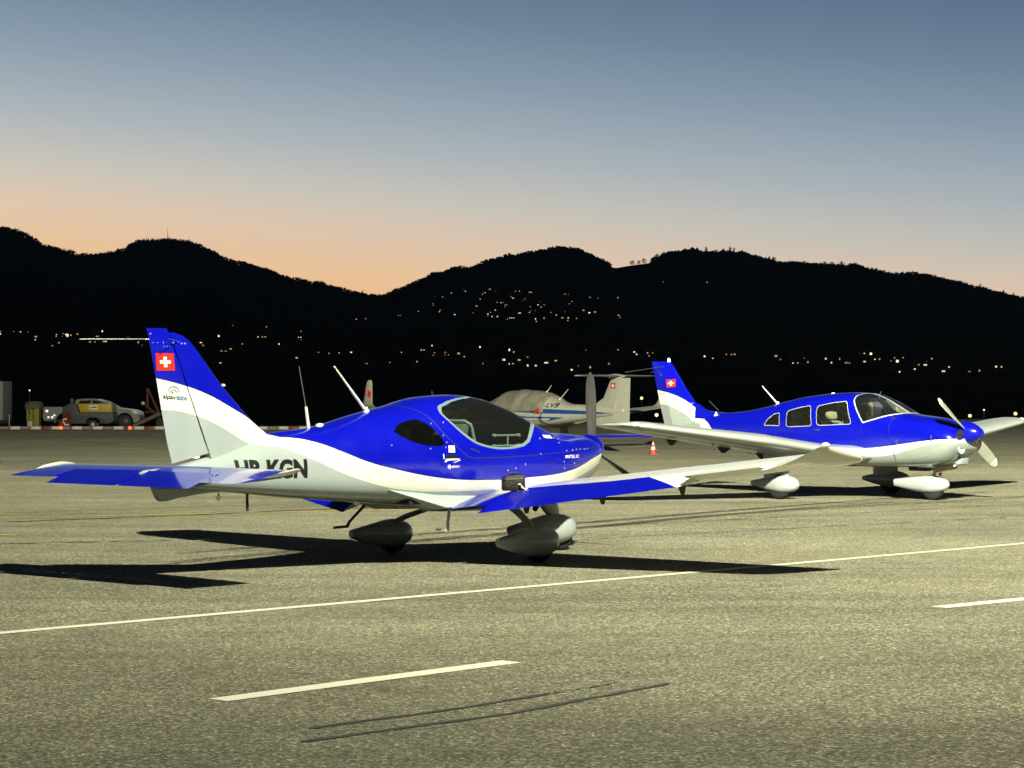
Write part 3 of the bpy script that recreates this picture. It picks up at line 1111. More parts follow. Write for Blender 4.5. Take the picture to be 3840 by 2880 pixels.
M_lamp = mat('street_lamp_glow', (1, .9, .7), 0.5, emit=(1.0, 0.80, 0.50), estr=1.8)
M_lampo = mat('orange_lamp_glow', (1, .7, .4), 0.5, emit=(1.0, 0.55, 0.22), estr=4.0)
LAMPL = ['bright white street lamp in the valley just right of the fin of the nearest aeroplane', 'street lamp in the valley above the whip antenna of the nearest aeroplane', 'bright street lamp low in the valley above the cabin roof of the four-seater',
         'bright street lamp low in the valley above the propeller of the four-seater', 'faint street lamp in the valley left of the T-tailed aeroplane cover', 'street lamp in the valley straight above the cover of the T-tailed aeroplane',
         'street lamp at the foot of the left hill at the end of the tail aerial', 'street lamp in the valley above the tail boom of the T-tailed aeroplane']
for k, (px, py, rr) in enumerate(((820, 1297, .5), (1046, 1324, .32), (3266, 1379, .5), (3365, 1414, .5), (1620, 1332, .25), (1800, 1344, .32), (383, 1278, .4), (1910, 1363, .3))):
    x, y = on_hill(px, py)
    L = empty('street_lamp', (x, y, hill_z(x, y)), 0, LAMPL[k], 'street lamp', 'street lamps in the valley')
    MB().tube([(0, 0, -1.2), (0, 0, 5.2)], [.12, .08], 6).build('lamp_pole', M_dark, L)
    MB().lathe([(.02, 5.0), (rr * .8, 5.15), (rr, 5.45), (rr * .7, 5.8), (.02, 6.0)], n=10).build('lamp_head', M_lamp, L)
for (px, py, D, lab) in ((2462, 1556, 165, 'orange ground lamp glowing just right of the striped tail of the four-seater'), (3637, 1559, 172, 'orange ground lamp glowing to the right of the propeller, the nearer to the spinner'),
                         (3808, 1551, 172, 'orange ground lamp glowing at the right edge above the far wing'), (2406, 1493, 200, 'orange lamp glowing beside the rudder of the T-tailed aircraft'), (111, 1464, 190, 'pale lamp glowing high above the yellow cabinet at left'),
                         (3690, 1537, 175, 'tiny pale lamp between the two orange lamps at right')):
    x = (px - 1920) / 8540 * D
    z = 1.7 - (py - 1484.5) / 8540 * D
    L = empty('edge_lamp', (x, D, 0), 0, lab, 'lamp')
    MB().tube([(0, 0, -.02), (0, 0, z - .1)], [.05, .04], 8).build('lamp_post', M_dark, L)
    s_ = .42 if 'pale' in lab else .8
    MB().lathe([(.02, z - .15 * s_), (.12 * s_, z - .1 * s_), (.16 * s_, z), (.11 * s_, z + .1 * s_), (.02, z + .14 * s_)], n=12).build('lamp_globe', M_lampo if s_ == .8 else M_lamp, L)


# ================================================================== the two-seater in front
NEAR_POS, NEAR_YAW = (-0.512, 23.98, 0.0), R(47.8)
A = empty('light_aircraft', NEAR_POS, NEAR_YAW, 'blue, white and grey two-seat aeroplane with bubble canopy, nearest, its tail at left', 'aeroplane')
BW1 = [(-4.30, 1.90), (-4.11, 1.867), (-3.77, 1.79), (-3.546, 1.724), (-3.221, 1.59), (-2.999, 1.488), (-2.84, 1.385), (-2.72, 1.312), (-2.60, 1.302), (-2.513, 1.293), (-2.302, 1.244), (-2.089, 1.164), (-1.779, 1.050), (-1.442, .969), (-1.094, .901), (-.729, .859), (-.336, .842), (0, .843), (.284, .852), (.676, .869), (1.005, .905), (1.353, .966), (1.61, 1.02), (1.85, 1.06), (2.1, 1.10)]
WG1 = [(-4.30, 1.585), (-4.032, 1.569), (-3.865, 1.557), (-3.653, 1.506), (-3.438, 1.433), (-3.22, 1.33), (-3.051, 1.255), (-2.9, 1.225), (-2.733, 1.199), (-2.589, 1.151), (-2.359, 1.057), (-2.113, .954), (-1.773, .845), (-1.51, .785), (-1.158, .745), (-.707, .733), (0, .747), (.6, .77), (1.015, .80), (1.377, .86), (1.7, .93), (2.1, 1.02)]
M_liv1 = livery('near_aircraft_livery', BW1, WG1)
ST1 = [  # x, top, bottom, half width, z widest, exp up, exp down
    (-4.30, 1.000, .955, .02, .978, 2, 2), (-4.24, 1.020, .925, .045, .972, 2, 2), (-4.0, 1.035, .88, .085, .965, 2, 2.2), (-3.55, 1.125, .815, .15, .96, 2, 2.4), (-3.1, 1.235, .77, .21, .97, 2, 2.6),
    (-2.76, 1.335, .735, .262, .98, 2.1, 2.8), (-2.2, 1.388, .685, .35, .99, 2.1, 3.0), (-1.49, 1.533, .625, .48, .99, 2.1, 3.2), (-1.1, 1.604, .592, .55, .99, 2.15, 3.3),
    (-.68, 1.688, .562, .61, .99, 2.2, 3.4), (-.25, 1.712, .535, .645, .99, 2.25, 3.4), (.013, 1.692, .525, .655, .99, 2.25, 3.4), (.35, 1.608, .50, .655, .99, 2.25, 3.4), (.69, 1.467, .51, .645, .98, 2.3, 3.3),
    (.95, 1.358, .53, .62, .98, 2.4, 3.2), (1.09, 1.310, .55, .60, .98, 2.5, 3.0), (1.3, 1.300, .59, .535, .99, 2.4, 2.8), (1.51, 1.288, .65, .46, 1.0, 2.4, 2.6), (1.82, 1.255, .77, .335, 1.03, 2.3, 2.4), (1.97, 1.228, .87, .25, 1.06, 2.2, 2.3), (2.04, 1.20, .95, .18, 1.085, 2.1, 2.1)]
fb = body_loft(ST1, 84, 52)
BV1 = BVHTree.FromBMesh(fb)

# canopy glass and quarter windows are cut out of the shell as their own pieces
can_o = [(-.765, 1.50), (-.677, 1.378), (-.559, 1.273), (-.414, 1.199), (-.165, 1.152), (.108, 1.156), (.309, 1.188), (1.2, 1.335), (1.2, 1.725), (.3, 1.725), (-.174, 1.690), (-.359, 1.676), (-.534, 1.647), (-.71, 1.602), (-.758, 1.565)]
can_i = [(-.740, 1.503), (-.658, 1.393), (-.540, 1.292), (-.400, 1.218), (-.160, 1.174), (.098, 1.177), (.299, 1.208), (1.2, 1.362), (1.2, 1.712), (.3, 1.712), (-.150, 1.679), (-.340, 1.664), (-.50, 1.637), (-.685, 1.586), (-.725, 1.555)]


def plan_front(dx):
    h = [(-1.6, .9), (.16 + dx, .9), (.30 + dx, .645), (.42 + dx, .592), (.60 + dx, .50), (.80 + dx, .36), (.96 + dx, .20), (1.045 + dx, .07)]
    return convex(h + [(x, -y) for x, y in h])


WIN1 = [(-1.418, 1.345), (-1.339, 1.407), (-1.201, 1.450), (-1.085, 1.462), (-1.01, 1.425), (-.928, 1.345), (-.885, 1.271), (-.867, 1.225), (-.888, 1.198), (-1.05, 1.198), (-1.228, 1.237), (-1.36, 1.298)]
can_o, can_i = (convex(smooth_pts(q[13:] + q[:7], 4) + q[7:13]) for q in (can_o, can_i))
lo = clip_poly(fb, can_o, 'o')
lo = clip_poly(fb, plan_front(0), 'o', (0, 1), True)
li = clip_poly(fb, can_i, 'i')
li = clip_poly(fb, plan_front(-.045), 'i', (0, 1), True)
lw = clip_poly(fb, convex(smooth_pts(WIN1 + WIN1[:1], 4)), 'w')


def corner_cut(key, pts, front):
    """round the lower front corner of the canopy glass on both sides"""
    for sy in (1, -1):
        for a_, b_ in zip(pts, pts[1:]):
            P = [Vector((p[0], p[2] * sy, p[1])) for p in (a_, b_, front)]
            no = (P[1] - P[0]).cross(P[2] - P[0]).normalized()
            if no.z > 0:
                no = -no
            lay = fb.faces.layers.int[key]
            fs = [f for f in fb.faces if f[lay]]
            cut = [f for f in fs if any((v.co - P[0]).dot(no) > 1e-6 for v in f.verts) and any((v.co - P[0]).dot(no) < -1e-6 for v in f.verts) and f.calc_center_median().y * sy < .0]
            if cut:
                bmesh.ops.bisect_plane(fb, geom=cut + list({e for f in cut for e in f.edges}) + list({v for f in cut for v in f.verts}), dist=1e-6, plane_co=P[0], plane_no=no)
            lay = fb.faces.layers.int[key]
            for f in fb.faces:
                c_ = f.calc_center_median()
                if f[lay] and (c_ - P[0]).dot(no) > 0 and c_.y * sy < 0:
                    f[lay] = 0


corner_cut('o', [(.108, 1.156, -.642), (.25, 1.176, -.635), (.36, 1.222, -.617), (.425, 1.285, -.587)], (1.05, 1.312, 0))
corner_cut('i', [(.09, 1.183, -.639), (.23, 1.204, -.632), (.325, 1.247, -.612), (.378, 1.303, -.583)], (1.0, 1.338, 0))
lo, li, lw = (fb.faces.layers.int[k] for k in 'oiw')
fb.normal_update()
F_ = [f for f in fb.faces]
shell = [f for f in F_ if not f[lo] and not f[lw]]
fus = link('fuselage', extract(fb, shell, 'fuselage', M_liv1), None, A)
ws = link('windscreen', extract(fb, [f for f in F_ if f[li]], 'windscreen', M_glass), None, A)
link('windscreen_trim', extract(fb, [f for f in F_ if f[lo] and not f[li]], 'windscreen_trim', M_trim), None, ws)
for s in (-1, 1):
    link('quarter_window', extract(fb, [f for f in F_ if f[lw] and f.calc_center_median().y * s > 0], 'quarter_window', M_glassd), None, A)
fb.free()

# cockpit
MB().box((-1.3, -.5, .62), (1.05, .5, .66)).build('cabin_floor', M_cabin, A)
MB().prism([(.62, .66), (1.0, .66), (1.02, 1.12), (.72, 1.17), (.60, 1.10)], 'y', -.5, .5).build('instrument_panel', M_cabin, A, bevel=.01)
MB().prism([(-1.36, .66), (-1.28, .66), (-1.12, 1.36), (-1.2, 1.36)], 'y', -.34, .34).build('rear_bulkhead', M_cabin, A)
for s in (-1, 1):
    st = MB().prism([(-.25, .66), (.30, .70), (.30, .80), (-.18, .80), (-.40, 1.28), (-.38, 1.40), (-.46, 1.42), (-.54, 1.3)], 'y', s * .26 - .19, s * .26 + .19).build('seat', M_seatg, A, bevel=.03)
    edge = smooth_pts([(-.16, .92), (-.29, 1.22), (-.35, 1.40)], 4)
    MB().tube([(x, s * .26 - .18, z) for x, z in edge] + [(-.37, s * .26 - .11, 1.44), (-.37, s * .26 + .11, 1.44)] + [(x, s * .26 + .18, z) for x, z in reversed(edge)], .017, 8).build('seat_piping', M_trimw, st)
gb = MB().tube([(.12, -.33, 1.285), (.50, -.33, 1.285)], .011).tube([(.12, -.33, 1.175), (.50, -.33, 1.175)], .011).tube([(.33, -.33, 1.285), (.33, -.33, 1.175)], .009)
for x in (.12, .50):
    for z in (1.285, 1.175):
        gb.lathe([(.001, -.02), (.018, -.016), (.018, .016), (.001, .02)], (x, -.33, z), 'y', 10)
gb.build('canopy_bracket', M_trimw, A)

# seams, stickers and lettering on the right side
seams = [smooth_pts([(-1.098, 1.602), (-1.065, 1.597), (-1.013, 1.561), (-.936, 1.488), (-.854, 1.335), (-.715, 1.188), (-.60, 1.10), (-.54, 1.072), (-.46, 1.066), (.097, 1.071), (.909, 1.099), (1.5, 1.125), (2.02, 1.135)], 8),
         [(.90, 1.30), (.91, .86)], [(.62, 1.085), (.91, 1.10)]]
for s in (-1, 1):
    for k, p in enumerate(seams):
        decal('panel_seam', BV1, ribbon(p, 0.012 if k == 0 else 0.006), s, M_seam, fus, .001, .04)
decal('registration_lettering', BV1, text_bm('HB-KGN', .80, .185, -3.30, .912, bold=.05, slope=-.004), -1, M_black, A, .002, .05)
for s in (-1, 1):
    decal('wing_root_step_vent', BV1, flat_poly([[(-.55, 1.168), (-.537, 1.150), (-.418, 1.116), (-.408, 1.130), (-.502, 1.168)]]), s, M_seam, fus, .002, .05)
    decal('cowl_vent', BV1, flat_poly([[(.634, 1.012), (.653, .986), (.725, .980), (.738, .995)]]), s, M_seam, fus, .002, .05)
stk = decal('warning_sticker', BV1, flat_poly([[(-.831, 1.13), (-.750, 1.128), (-.745, 1.197), (-.823, 1.198)]]), -1, M_flagw, A, .002, .05)
M_olive = mat('olive_print', (.25, .24, .08), .5)
decal('warning_triangle', BV1, flat_poly([[(-.810, 1.152), (-.799, 1.152), (-.789, 1.177), (-.787, 1.190)], [(-.787, 1.190), (-.785, 1.177), (-.777, 1.152), (-.766, 1.152)], [(-.801, 1.152), (-.776, 1.152), (-.780, 1.160), (-.797, 1.160)], [(-.810, 1.139), (-.766, 1.139), (-.766, 1.144), (-.810, 1.144)]]), -1, M_olive, stk, .004, 0)
decal('step_sticker', BV1, flat_poly([[(-.873, 1.106), (-.712, 1.103), (-.725, 1.067), (-.870, 1.067)]]), -1, M_black, A, .002, .05)
decal('sponsor_sticker', BV1, flat_poly([[(-.904, 1.115), (-.904, 1.066), (-.893, 1.062), (-.893, 1.118)], [(-.891, 1.030), (-.865, 1.034), (-.845, 1.049), (-.872, 1.067)], [(-.845, 1.047), (-.705, 1.053), (-.694, 1.065), (-.872, 1.067)], [(-.785, 1.026), (-.765, 1.026), (-.678, 1.048), (-.690, 1.052)]]), -1, M_flagw, A, .003, .05)
decal('sponsor_sticker', BV1, flat_poly([[(-.836, .962), (-.822, .962), (-.806, .984), (-.822, .984)], [(-.822, .984), (-.806, .984), (-.825, 1.008), (-.841, 1.005)], [(-.856, .972), (-.844, .970), (-.831, .984), (-.842, .984)], [(-.842, .984), (-.831, .984), (-.845, .999), (-.856, .996)]]), -1, M_flagw, A, .003, .05)
decal('sponsor_lettering', BV1, text_bm('SPORT', .108, .021, -.799, .974, bold=.03), -1, M_flagw, A, .003, .05)
decal('model_lettering', BV1, text_bm('BRISTELL B23', .295, .032, .922, 1.036, shear=.25, bold=.012), -1, M_flagw, A, .003, .05)
decal('cowl_sticker', BV1, flat_poly([[(.64, 1.254), (.80, 1.246), (.80, 1.278), (.625, 1.288)]]), -1, M_flagw, A, .003, .04)
rv = MB()
for x, z in ((.55, 1.25), (.86, 1.255), (.95, 1.24), (.89, 1.20), (.5, 1.09), (.98, 1.115), (1.1, 1.12), (1.2, 1.125), (1.3, 1.125), (1.42, 1.12), (1.5, 1.125), (1.1, .98), (.90, 1.0), (.905, .93), (-.02, .93), (.1, .95), (.25, .99), (-.95, 1.42), (-.86, 1.30), (-.835, 1.23), (-.86, 1.18), (-1.05, 1.17), (-1.5, 1.21), (-.80, 1.43), (-2.25, 1.10)):
    hit = BV1.ray_cast(Vector((x, -3, z)), Vector((0, 1, 0)))[0]
    if hit:
        rv.lathe([(.001, -.006), (.007, -.004), (.009, 0)], (hit.x, hit.y, hit.z), 'y', 8)
rv.build('rivets', M_chrome, fus)

rv = MB()
for x in np.arange(-3.35, -1.55, .038):
    h_ = BV1.ray_cast(Vector((x, -3, .845 - .048 * (x + 3.35))), Vector((0, 1, 0)))[0]
    if h_:
        rv.lathe([(.001, -.003), (.004, -.002), (.0045, .001)], tuple(h_), 'y', 6)
rv.build('belly_rivets', M_chrome, fus)

# wing-root fillet that runs back along the belly side
for s in (-1, 1):
    rg = []
    for x in np.linspace(-1.56, -.25, 16):
        t = min(1, (x + 1.56) / .63)
        yo = .435 + .235 * t
        zo = .775 - .200 * t if x < -.93 else .575 + (x + .93) * .06
        rg.append([(x, s * .37, .80 - .02 * t), (x, s * (.37 + (yo - .37) * .55), .80 - .02 * t - (.78 - zo) * .42), (x, s * yo, zo), (x, s * (yo - .01), zo - .012), (x, s * .36, zo - .03 - .02 * t)])
    MB().loft(rg).build('wing_fillet', M_grey, A, smooth=60)

# wings
WST1 = [(.40, .80, 1.74, .602, .14, 3.0), (.6, .79, 1.71, .624, .14, 3.0), (4.12, .73, 1.03, 1.072, .13, 4.0), (4.26, .735, .99, 1.088, .125, 2.0), (4.37, .735, .93, 1.082, .125, -2.5), (4.45, .73, .82, 1.112, .12, -6), (4.50, .72, .73, 1.138, .10, -9), (4.512, .68, .62, 1.15, .04, -10)]


def wing_paint(name, x_in, y_out, x_out, cover_all=False):
    m = mat(name, WHITE, 0.2, coat=0.6)
    nt = m.node_tree
    b = nt.nodes['Principled BSDF']
    t = nd(nt, 'ShaderNodeTexCoord')
    s = nd(nt, 'ShaderNodeSeparateXYZ')
    nt.links.new(t.outputs['Object'], s.inputs[0])
    ya = math_n(nt, 'ABSOLUTE', s.outputs[1])
    # boundary from (x_in, .6) back to (x_out, y_out)
    xb = math_n(nt, 'ADD', math_n(nt, 'MULTIPLY', math_n(nt, 'SUBTRACT', ya, .6), (x_out - x_in) / (y_out - .6)), x_in)
    f = math_n(nt, 'MULTIPLY', math_n(nt, 'SUBTRACT', xb, s.outputs[0]), 300.0, clamp=True)
    c = mix_col(nt, f, WHITE, BLUE)
    nt.links.new(c, b.inputs['Base Color'])
    return m


M_wing1 = wing_paint('near_wing_paint', -.17, 3.1, -.27)
M_flap1 = wing_paint('near_flap_paint', .80, 3.25, -.48)
bv = None
for s in (-1, 1):
    w = MB()
    for (y0, y1, f1) in ((.40, .97, 1.0), (.97, 3.235, .715), (3.235, 4.07, .745), (4.07, 4.512, 1.0)):
        p = wing_part(WST1, y0, y1, 0, f1, s, n=14, extra=4)
        w.add(p.v, p.f)
    wg = w.build('wing', M_wing1, A, smooth=40)
    if s == -1:
        bv = BVHTree.FromObject(wg, bpy.context.evaluated_depsgraph_get())
    fl_ = wing_part(WST1, .98, 3.22, .72, 1.0, s, rot=10 if s < 0 else 17, n=10, extra=4).build('flap', M_flap1, A, smooth=40)
    wing_part(WST1, 3.25, 4.06, .75, 1.0, s, rot=-7 if s < 0 else 6, n=10, extra=4).build('aileron', M_white, A, smooth=40)
    # flap brackets below the wing, lamp lens at the tip
    for yb in (1.25, 2.15, 3.05):
        xl, c, z = [float(np.interp(yb, [r_[0] for r_ in WST1], [r_[k] for r_ in WST1])) for k in (1, 2, 3)]
        xb = xl - .74 * c
        MB().prism([(xb + .06, z - .04), (xb - .10, z - .05), (xb - .02, z - .185), (xb + .015, z - .185)], 'y', s * yb - .008, s * yb + .008).build('flap_bracket', M_dark, A)
    MB().lathe([(.002, .10), (.022, .085), (.035, .04), (.038, -.05), (.02, -.1)], (.70, s * 4.44, 1.10), 'x', 14).build('position_lamp', M_lens, A)
    MB().lathe([(.002, .05), (.02, .04), (.028, 0), (.02, -.04), (.002, -.05)], (.10, s * 4.51, 1.245), 'x', 12).build('tip_lamp', M_lens, A)
# walkway strips lie on the right wing root
for q in range(4):
    pts = []
    for t_ in np.linspace(0.02, .98, 14):
        x = -.90 + .50 * t_ + .015 * q
        y_ = -.83 - .055 * q
        h1 = bv.ray_cast(Vector((x, y_, 2)), Vector((0, 0, -1)))[0]
        h2 = bv.ray_cast(Vector((x, y_ - .018, 2)), Vector((0, 0, -1)))[0]
        if h1 and h2:
            pts.append((h1 + Vector((0, 0, .003)), h2 + Vector((0, 0, .003))))
    mb = MB()
    for (a1, a2), (b1, b2) in zip(pts, pts[1:]):
        mb.add([a1, a2, b2, b1], [(0, 1, 2, 3)])
    mb.build('walkway_strip', M_trimw if q % 2 else M_black, A)

# tail
fin1 = upright_part([(1.02, -2.05, -3.49, .02, .085), (1.20, -2.42, -3.545, .02, .075), (1.30, -2.66, -3.583, .02, .068), (1.40, -2.86, -3.62, .02, .062), (1.54, -3.044, -3.676, .02, .055), (1.80, -3.33, -3.778, .02, .045), (2.0, -3.51, -3.856, .02, .038), (2.162, -3.66, -3.92, .02, .032), (2.22, -3.73, -3.943, .018, .026), (2.26, -3.80, -3.958, .01, .018), (2.285, -3.90, -3.968, .006, .010)])
fin = fin1.build('fin', M_liv1, A, smooth=50)
BVF1 = BVHTree.FromBMesh(fin1.bm())
rud1 = upright_part([(1.077 + .07, -3.535, -3.925, .066, .003), (1.3, -3.594, -3.99, .058, .003), (1.6, -3.712, -4.055, .05, .003), (1.9, -3.83, -4.118, .04, .003), (2.15, -3.928, -4.178, .03, .003), (2.29, -3.982, -4.21, .022, .003), (2.322, -4.0, -4.222, .014, .002)], nose=False)
for i, (x, y, z) in enumerate(rud1.v):      # lower edge slopes down to the rear
    if z < 1.2:
        rud1.v[i] = (x, y, 1.165 + (x + 3.53) * .235)
rud = rud1.build('rudder', M_liv1, A, smooth=50)
BVR1 = BVHTree.FromBMesh(rud1.bm())
swiss_flag(rud, BVR1, [(-4.107, 1.932), (-3.912, 1.933), (-3.93, 2.094), (-4.123, 2.092)], -1)
swiss_flag(rud, BVR1, [(-4.107, 1.932), (-3.912, 1.933), (-3.93, 2.094), (-4.123, 2.092)], 1)
M_logo = mat('grey_blue_logo', (.012, .018, .035), .5)
M_logob = mat('blue_logo', (.008, .07, .24), .5)
decal('tail_lettering', BVR1, text_bm('alpav', .138, .056, -4.037, 1.664, slope=-.10, bold=.025), -1, M_logo, rud, .002, .05)
decal('tail_lettering', BVR1, text_bm('iation', .115, .046, -3.893, 1.664, slope=-.10, bold=.025), -1, M_logob, rud, .002, .05)
arc = [(-3.925 + .062 * math.cos(a_), 1.722 + .062 * math.sin(a_)) for a_ in np.linspace(.15, 3.0, 18)]
lg = ribbon(arc, .008)
decal('tail_emblem', BVR1, lg, -1, M_logo, rud, .002, .05)
decal('tail_emblem', BVR1, flat_poly([[(-3.975, 1.728), (-3.955, 1.732), (-3.925, 1.758), (-3.922, 1.768)], [(-3.922, 1.768), (-3.915, 1.75), (-3.888, 1.728), (-3.872, 1.722)], [(-3.95, 1.722), (-3.935, 1.742), (-3.93, 1.735), (-3.925, 1.722)]]), -1, M_logo, rud, .002, 0)
rv = MB()
for x, z, r_ in ((-4.18, 2.27, .009), (-4.04, 2.19, .007), (-3.93, 2.19, .010), (-3.83, 2.185, .010), (-3.79, 2.185, .010), (-4.15, 2.19, .005), (-4.10, 2.19, .005), (-4.0, 2.155, .006), (-4.03, 2.155, .006), (-3.97, 2.155, .005)):
    h_ = BVR1.ray_cast(Vector((x, -3, z)), Vector((0, 1, 0)))[0] or BVF1.ray_cast(Vector((x, -3, z)), Vector((0, 1, 0)))[0]
    if h_:
        rv.lathe([(.001, -r_ * .7), (r_ * .8, -r_ * .4), (r_, 0)], tuple(h_), 'y', 8)
rv.build('rivets', M_chrome, fin)
MB().tube([(-3.86, -.02, 2.205), (-4.10, -.16, 2.225)], .004, 6).tube([(-3.86, .02, 2.205), (-4.10, .16, 2.225)], .004, 6).tube([(-4.10, .16, 2.225), (-4.75, .30, 2.215)], .004, 6).tube([(-3.86, -.03, 2.20), (-3.86, .03, 2.20)], .008, 6).build('tail_aerial', M_steel, fin)
MB().lathe([(.001, .02), (.012, .012), (.014, -.02)], (-3.30, -.0, 1.80), 'x', 8).build('fin_stud', M_flagw, fin)

SST1 = [(0.0, -3.70, .80, 1.005, .11, 5.5), (.25, -3.705, .80, 1.005, .11, 5.5), (1.45, -3.80, .73, 1.005, .10, 6.5), (1.58, -3.83, .71, 1.008, .08, 7), (1.635, -3.86, .70, 1.015, .04, 7.5)]
for s in (-1, 1):
    w = MB()
    for y0, y1, f1 in ((.0, 1.04, .62), (1.04, 1.635, 1.0)):
        p = wing_part(SST1, y0, y1, 0, f1, s, camber=0.0, n=12)
        w.add(p.v, p.f)
    sb = w.build('stabiliser', M_blue, A, smooth=40)
    wing_part([(1.585, -3.815, .46, 1.018, .10, 8), (1.64, -3.82, .44, 1.030, .09, 8), (1.675, -3.85, .36, 1.042, .07, 8), (1.69, -3.90, .24, 1.052, .05, 8)], 1.585, 1.69, 0, 1.0, s, camber=0.0, n=12).build('stabiliser_tip', M_white, sb, smooth=60)
    el = [(y, x, c * 1.10, z, th, i_) for y, x, c, z, th, i_ in SST1[:3]]
    wing_part(el, .02, 1.03, .575, 1.0, s, rot=8, camber=0.0, n=8).build('elevator', M_blue, A, smooth=40)
# skid fin below the tail
MB().loft([[(x, y * t_, z) for x, z in smooth_pts([(-3.2, .80), (-3.55, .785), (-3.86, .752), (-4.0, .728), (-4.08, .735), (-4.13, .80), (-4.14, .90), (-3.8, .92), (-3.3, .86), (-3.2, .80)], 4)[:-1]] for y, t_ in ((-.028, 1), (.028, 1))]).build('tail_skid_fin', M_grey, A, smooth=60, bevel=.012)
MB().tube([(-3.36 + .016 * math.cos(q), 0, .74 + .022 * math.sin(q)) for q in np.linspace(1.57, 7.85, 14)], .006, 6).tube([(-3.36, 0, .79), (-3.36, 0, .76)], .008, 6).build('tie_down_ring', M_steel, A)
MB().tube([(-3.005, 0, .79), (-3.0, 0, .60)], .014, 8).build('belly_antenna', M_darkred, A)

# spinner and propeller
MB().lathe([(.17, 2.03), (.165, 2.08), (.135, 2.15), (.085, 2.21), (.04, 2.25), (.003, 2.27)], (0, 0, 1.10), 'x', 28).build('spinner', M_blue, A, smooth=60)
for k in range(3):
    blade(.08, .865, .092, 2 - 120 * k, 2.10, 1.10, pitch=(62, 24), tipround=.88).build('propeller_blade', M_prop, A, smooth=60)
MB().prism([(1.72, .80), (1.86, .84), (1.80, .72), (1.70, .72)], 'y', -.11, .11).build('oil_cooler_scoop', M_grey, A, bevel=.02)

# aerials
def whip(x, z, x2, z2, y=0.0, r=(.013, .007), foot=True, par=A, m=M_white, name='blade_antenna'):
    o = MB().tube([(x, y, z), (x2, y, z2)], list(r), 8).build(name, m, par)
    if foot:
        MB().lathe([(.045, -.035), (.038, .0), (.016, .035), (.012, .05)], (x, y, z), 'z', 12).build('antenna_foot', m, o)
    return o


whip(-1.42, 1.54, -1.867, 1.994, r=(.018, .007))
o = MB().tube([(-2.21, 0, 1.385), (-2.245, 0, 1.594)], [.018, .014], 8).build('rod_antenna', M_white, A)
MB().tube([(-2.245, 0, 1.594), (-2.336, 0, 1.99)], .0045, 6).build('antenna_wire', M_steel, o)
MB().lathe([(.05, -.03), (.045, .0), (.03, .018), (.004, .024)], (-2.06, 0, 1.408), 'z', 14).build('gps_antenna', M_white, A)

# undercarriage
for s, nm in ((-1, 'r'), (1, 'l')):
    fr = fairing(-.62, .30, .37, .05, .120, s * 1.06, .215, tail=.27)
    f_o = fr.build('wheel_fairing', M_fair, A, smooth=60)
    wheel(0.0, s * 1.06, .185, .13).build('tyre', M_rubber, f_o, smooth=40)
    hub(0.0, s * 1.06, .185, .185, .13).build('rim', M_steel, f_o)
    rg = []
    for (x, y, z, c) in ((.24, .42, .56, .17), (.16, .62, .50, .145), (.04, .86, .41, .12), (-.03, 1.02, .33, .10)):
        rg.append([(x + c * math.cos(q) * .5, s * y, z + .028 * math.sin(q)) for q in np.linspace(0, 2 * math.pi, 14, endpoint=False)])
    MB().loft(rg).build('gear_leg', M_grey, A, smooth=60)
nf = fairing(.72, 1.80, .41, .07, .15, 0, .235, tail=.27)
nfo = nf.build('wheel_fairing', M_fair, A, smooth=60)
wheel(1.55, 0, .175, .12).build('tyre', M_rubber, nfo, smooth=40)
hub(1.55, 0, .175, .175, .12).build('rim', M_steel, nfo)
rg = []
for (x, z, c, w) in ((1.28, .70, .34, .07), (1.33, .55, .30, .065), (1.40, .44, .24, .055), (1.46, .36, .16, .04)):
    rg.append([(x + c * math.cos(q) * .5, w * math.sin(q), z) for q in np.linspace(0, 2 * math.pi, 16, endpoint=False)])
MB().loft(rg).build('nose_leg', M_grey, A, smooth=60)
MB().tube([(1.02, -.13, .62), (1.0, -.16, .52), (.93, -.18, .48)], .03, 12).build('exhaust_pipe', M_dark, A)
for s in (-1, 1):
    st = MB().tube([(-.72, s * .50, .60), (-.79, s * .53, .42), (-.80, s * .54, .36)] if s < 0 else [(-.86, s * .55, .60), (-1.08, s * .60, .40), (-1.12, s * .60, .345)], .016, 8)
    if s > 0:
        st.tube([(-1.10, s * .60, .35), (-1.30, s * .60, .345)], .014, 8)
    else:
        st.box((-.83, s * .53 - .01, .335), (-.77, s * .53 + .13, .355))
    st.build('boarding_step', M_white if s < 0 else M_dark, A)

# black bag with a karabiner lies on the right wing root
BAG = Vector((-.31, -.99, 0))
hz = bv.ray_cast(Vector((BAG.x, BAG.y, 2)), Vector((0, 0, -1)))[0].z + .004
Mx = Matrix.Translation(NEAR_POS) @ Matrix.Rotation(NEAR_YAW, 4, 'Z')
bag = empty('camera_bag', tuple(Mx @ Vector((BAG.x, BAG.y, hz))), NEAR_YAW + R(-38), 'small black zipped bag resting on the blue wing root of the nearest aeroplane', 'bag')
M_bag = mat('black_nylon', (.008, .008, .009), .6, var=.4, vscale=30, bump=.5, bscale=60)
rg = []
for k, (z, a_, b_) in enumerate(((0, .108, .066), (.02, .118, .075), (.10, .116, .074), (.135, .112, .07), (.155, .100, .060), (.162, .075, .04))):
    rg.append([(a_ * math.copysign(abs(math.cos(q)) ** .35, math.cos(q)), b_ * math.copysign(abs(math.sin(q)) ** .35, math.sin(q)), z + .012 * math.cos(q) * (k > 2)) for q in np.linspace(0, 2 * math.pi, 28, endpoint=False)])
MB().loft(rg).build('pouch', M_bag, bag, smooth=60)
MB().tube([(.119 * math.copysign(abs(math.cos(q)) ** .35, math.cos(q)), .0765 * math.copysign(abs(math.sin(q)) ** .35, math.sin(q)), .118 + .012 * math.cos(q)) for q in np.linspace(0, 2 * math.pi, 29)], .004, 6).build('zip', M_dark, bag)
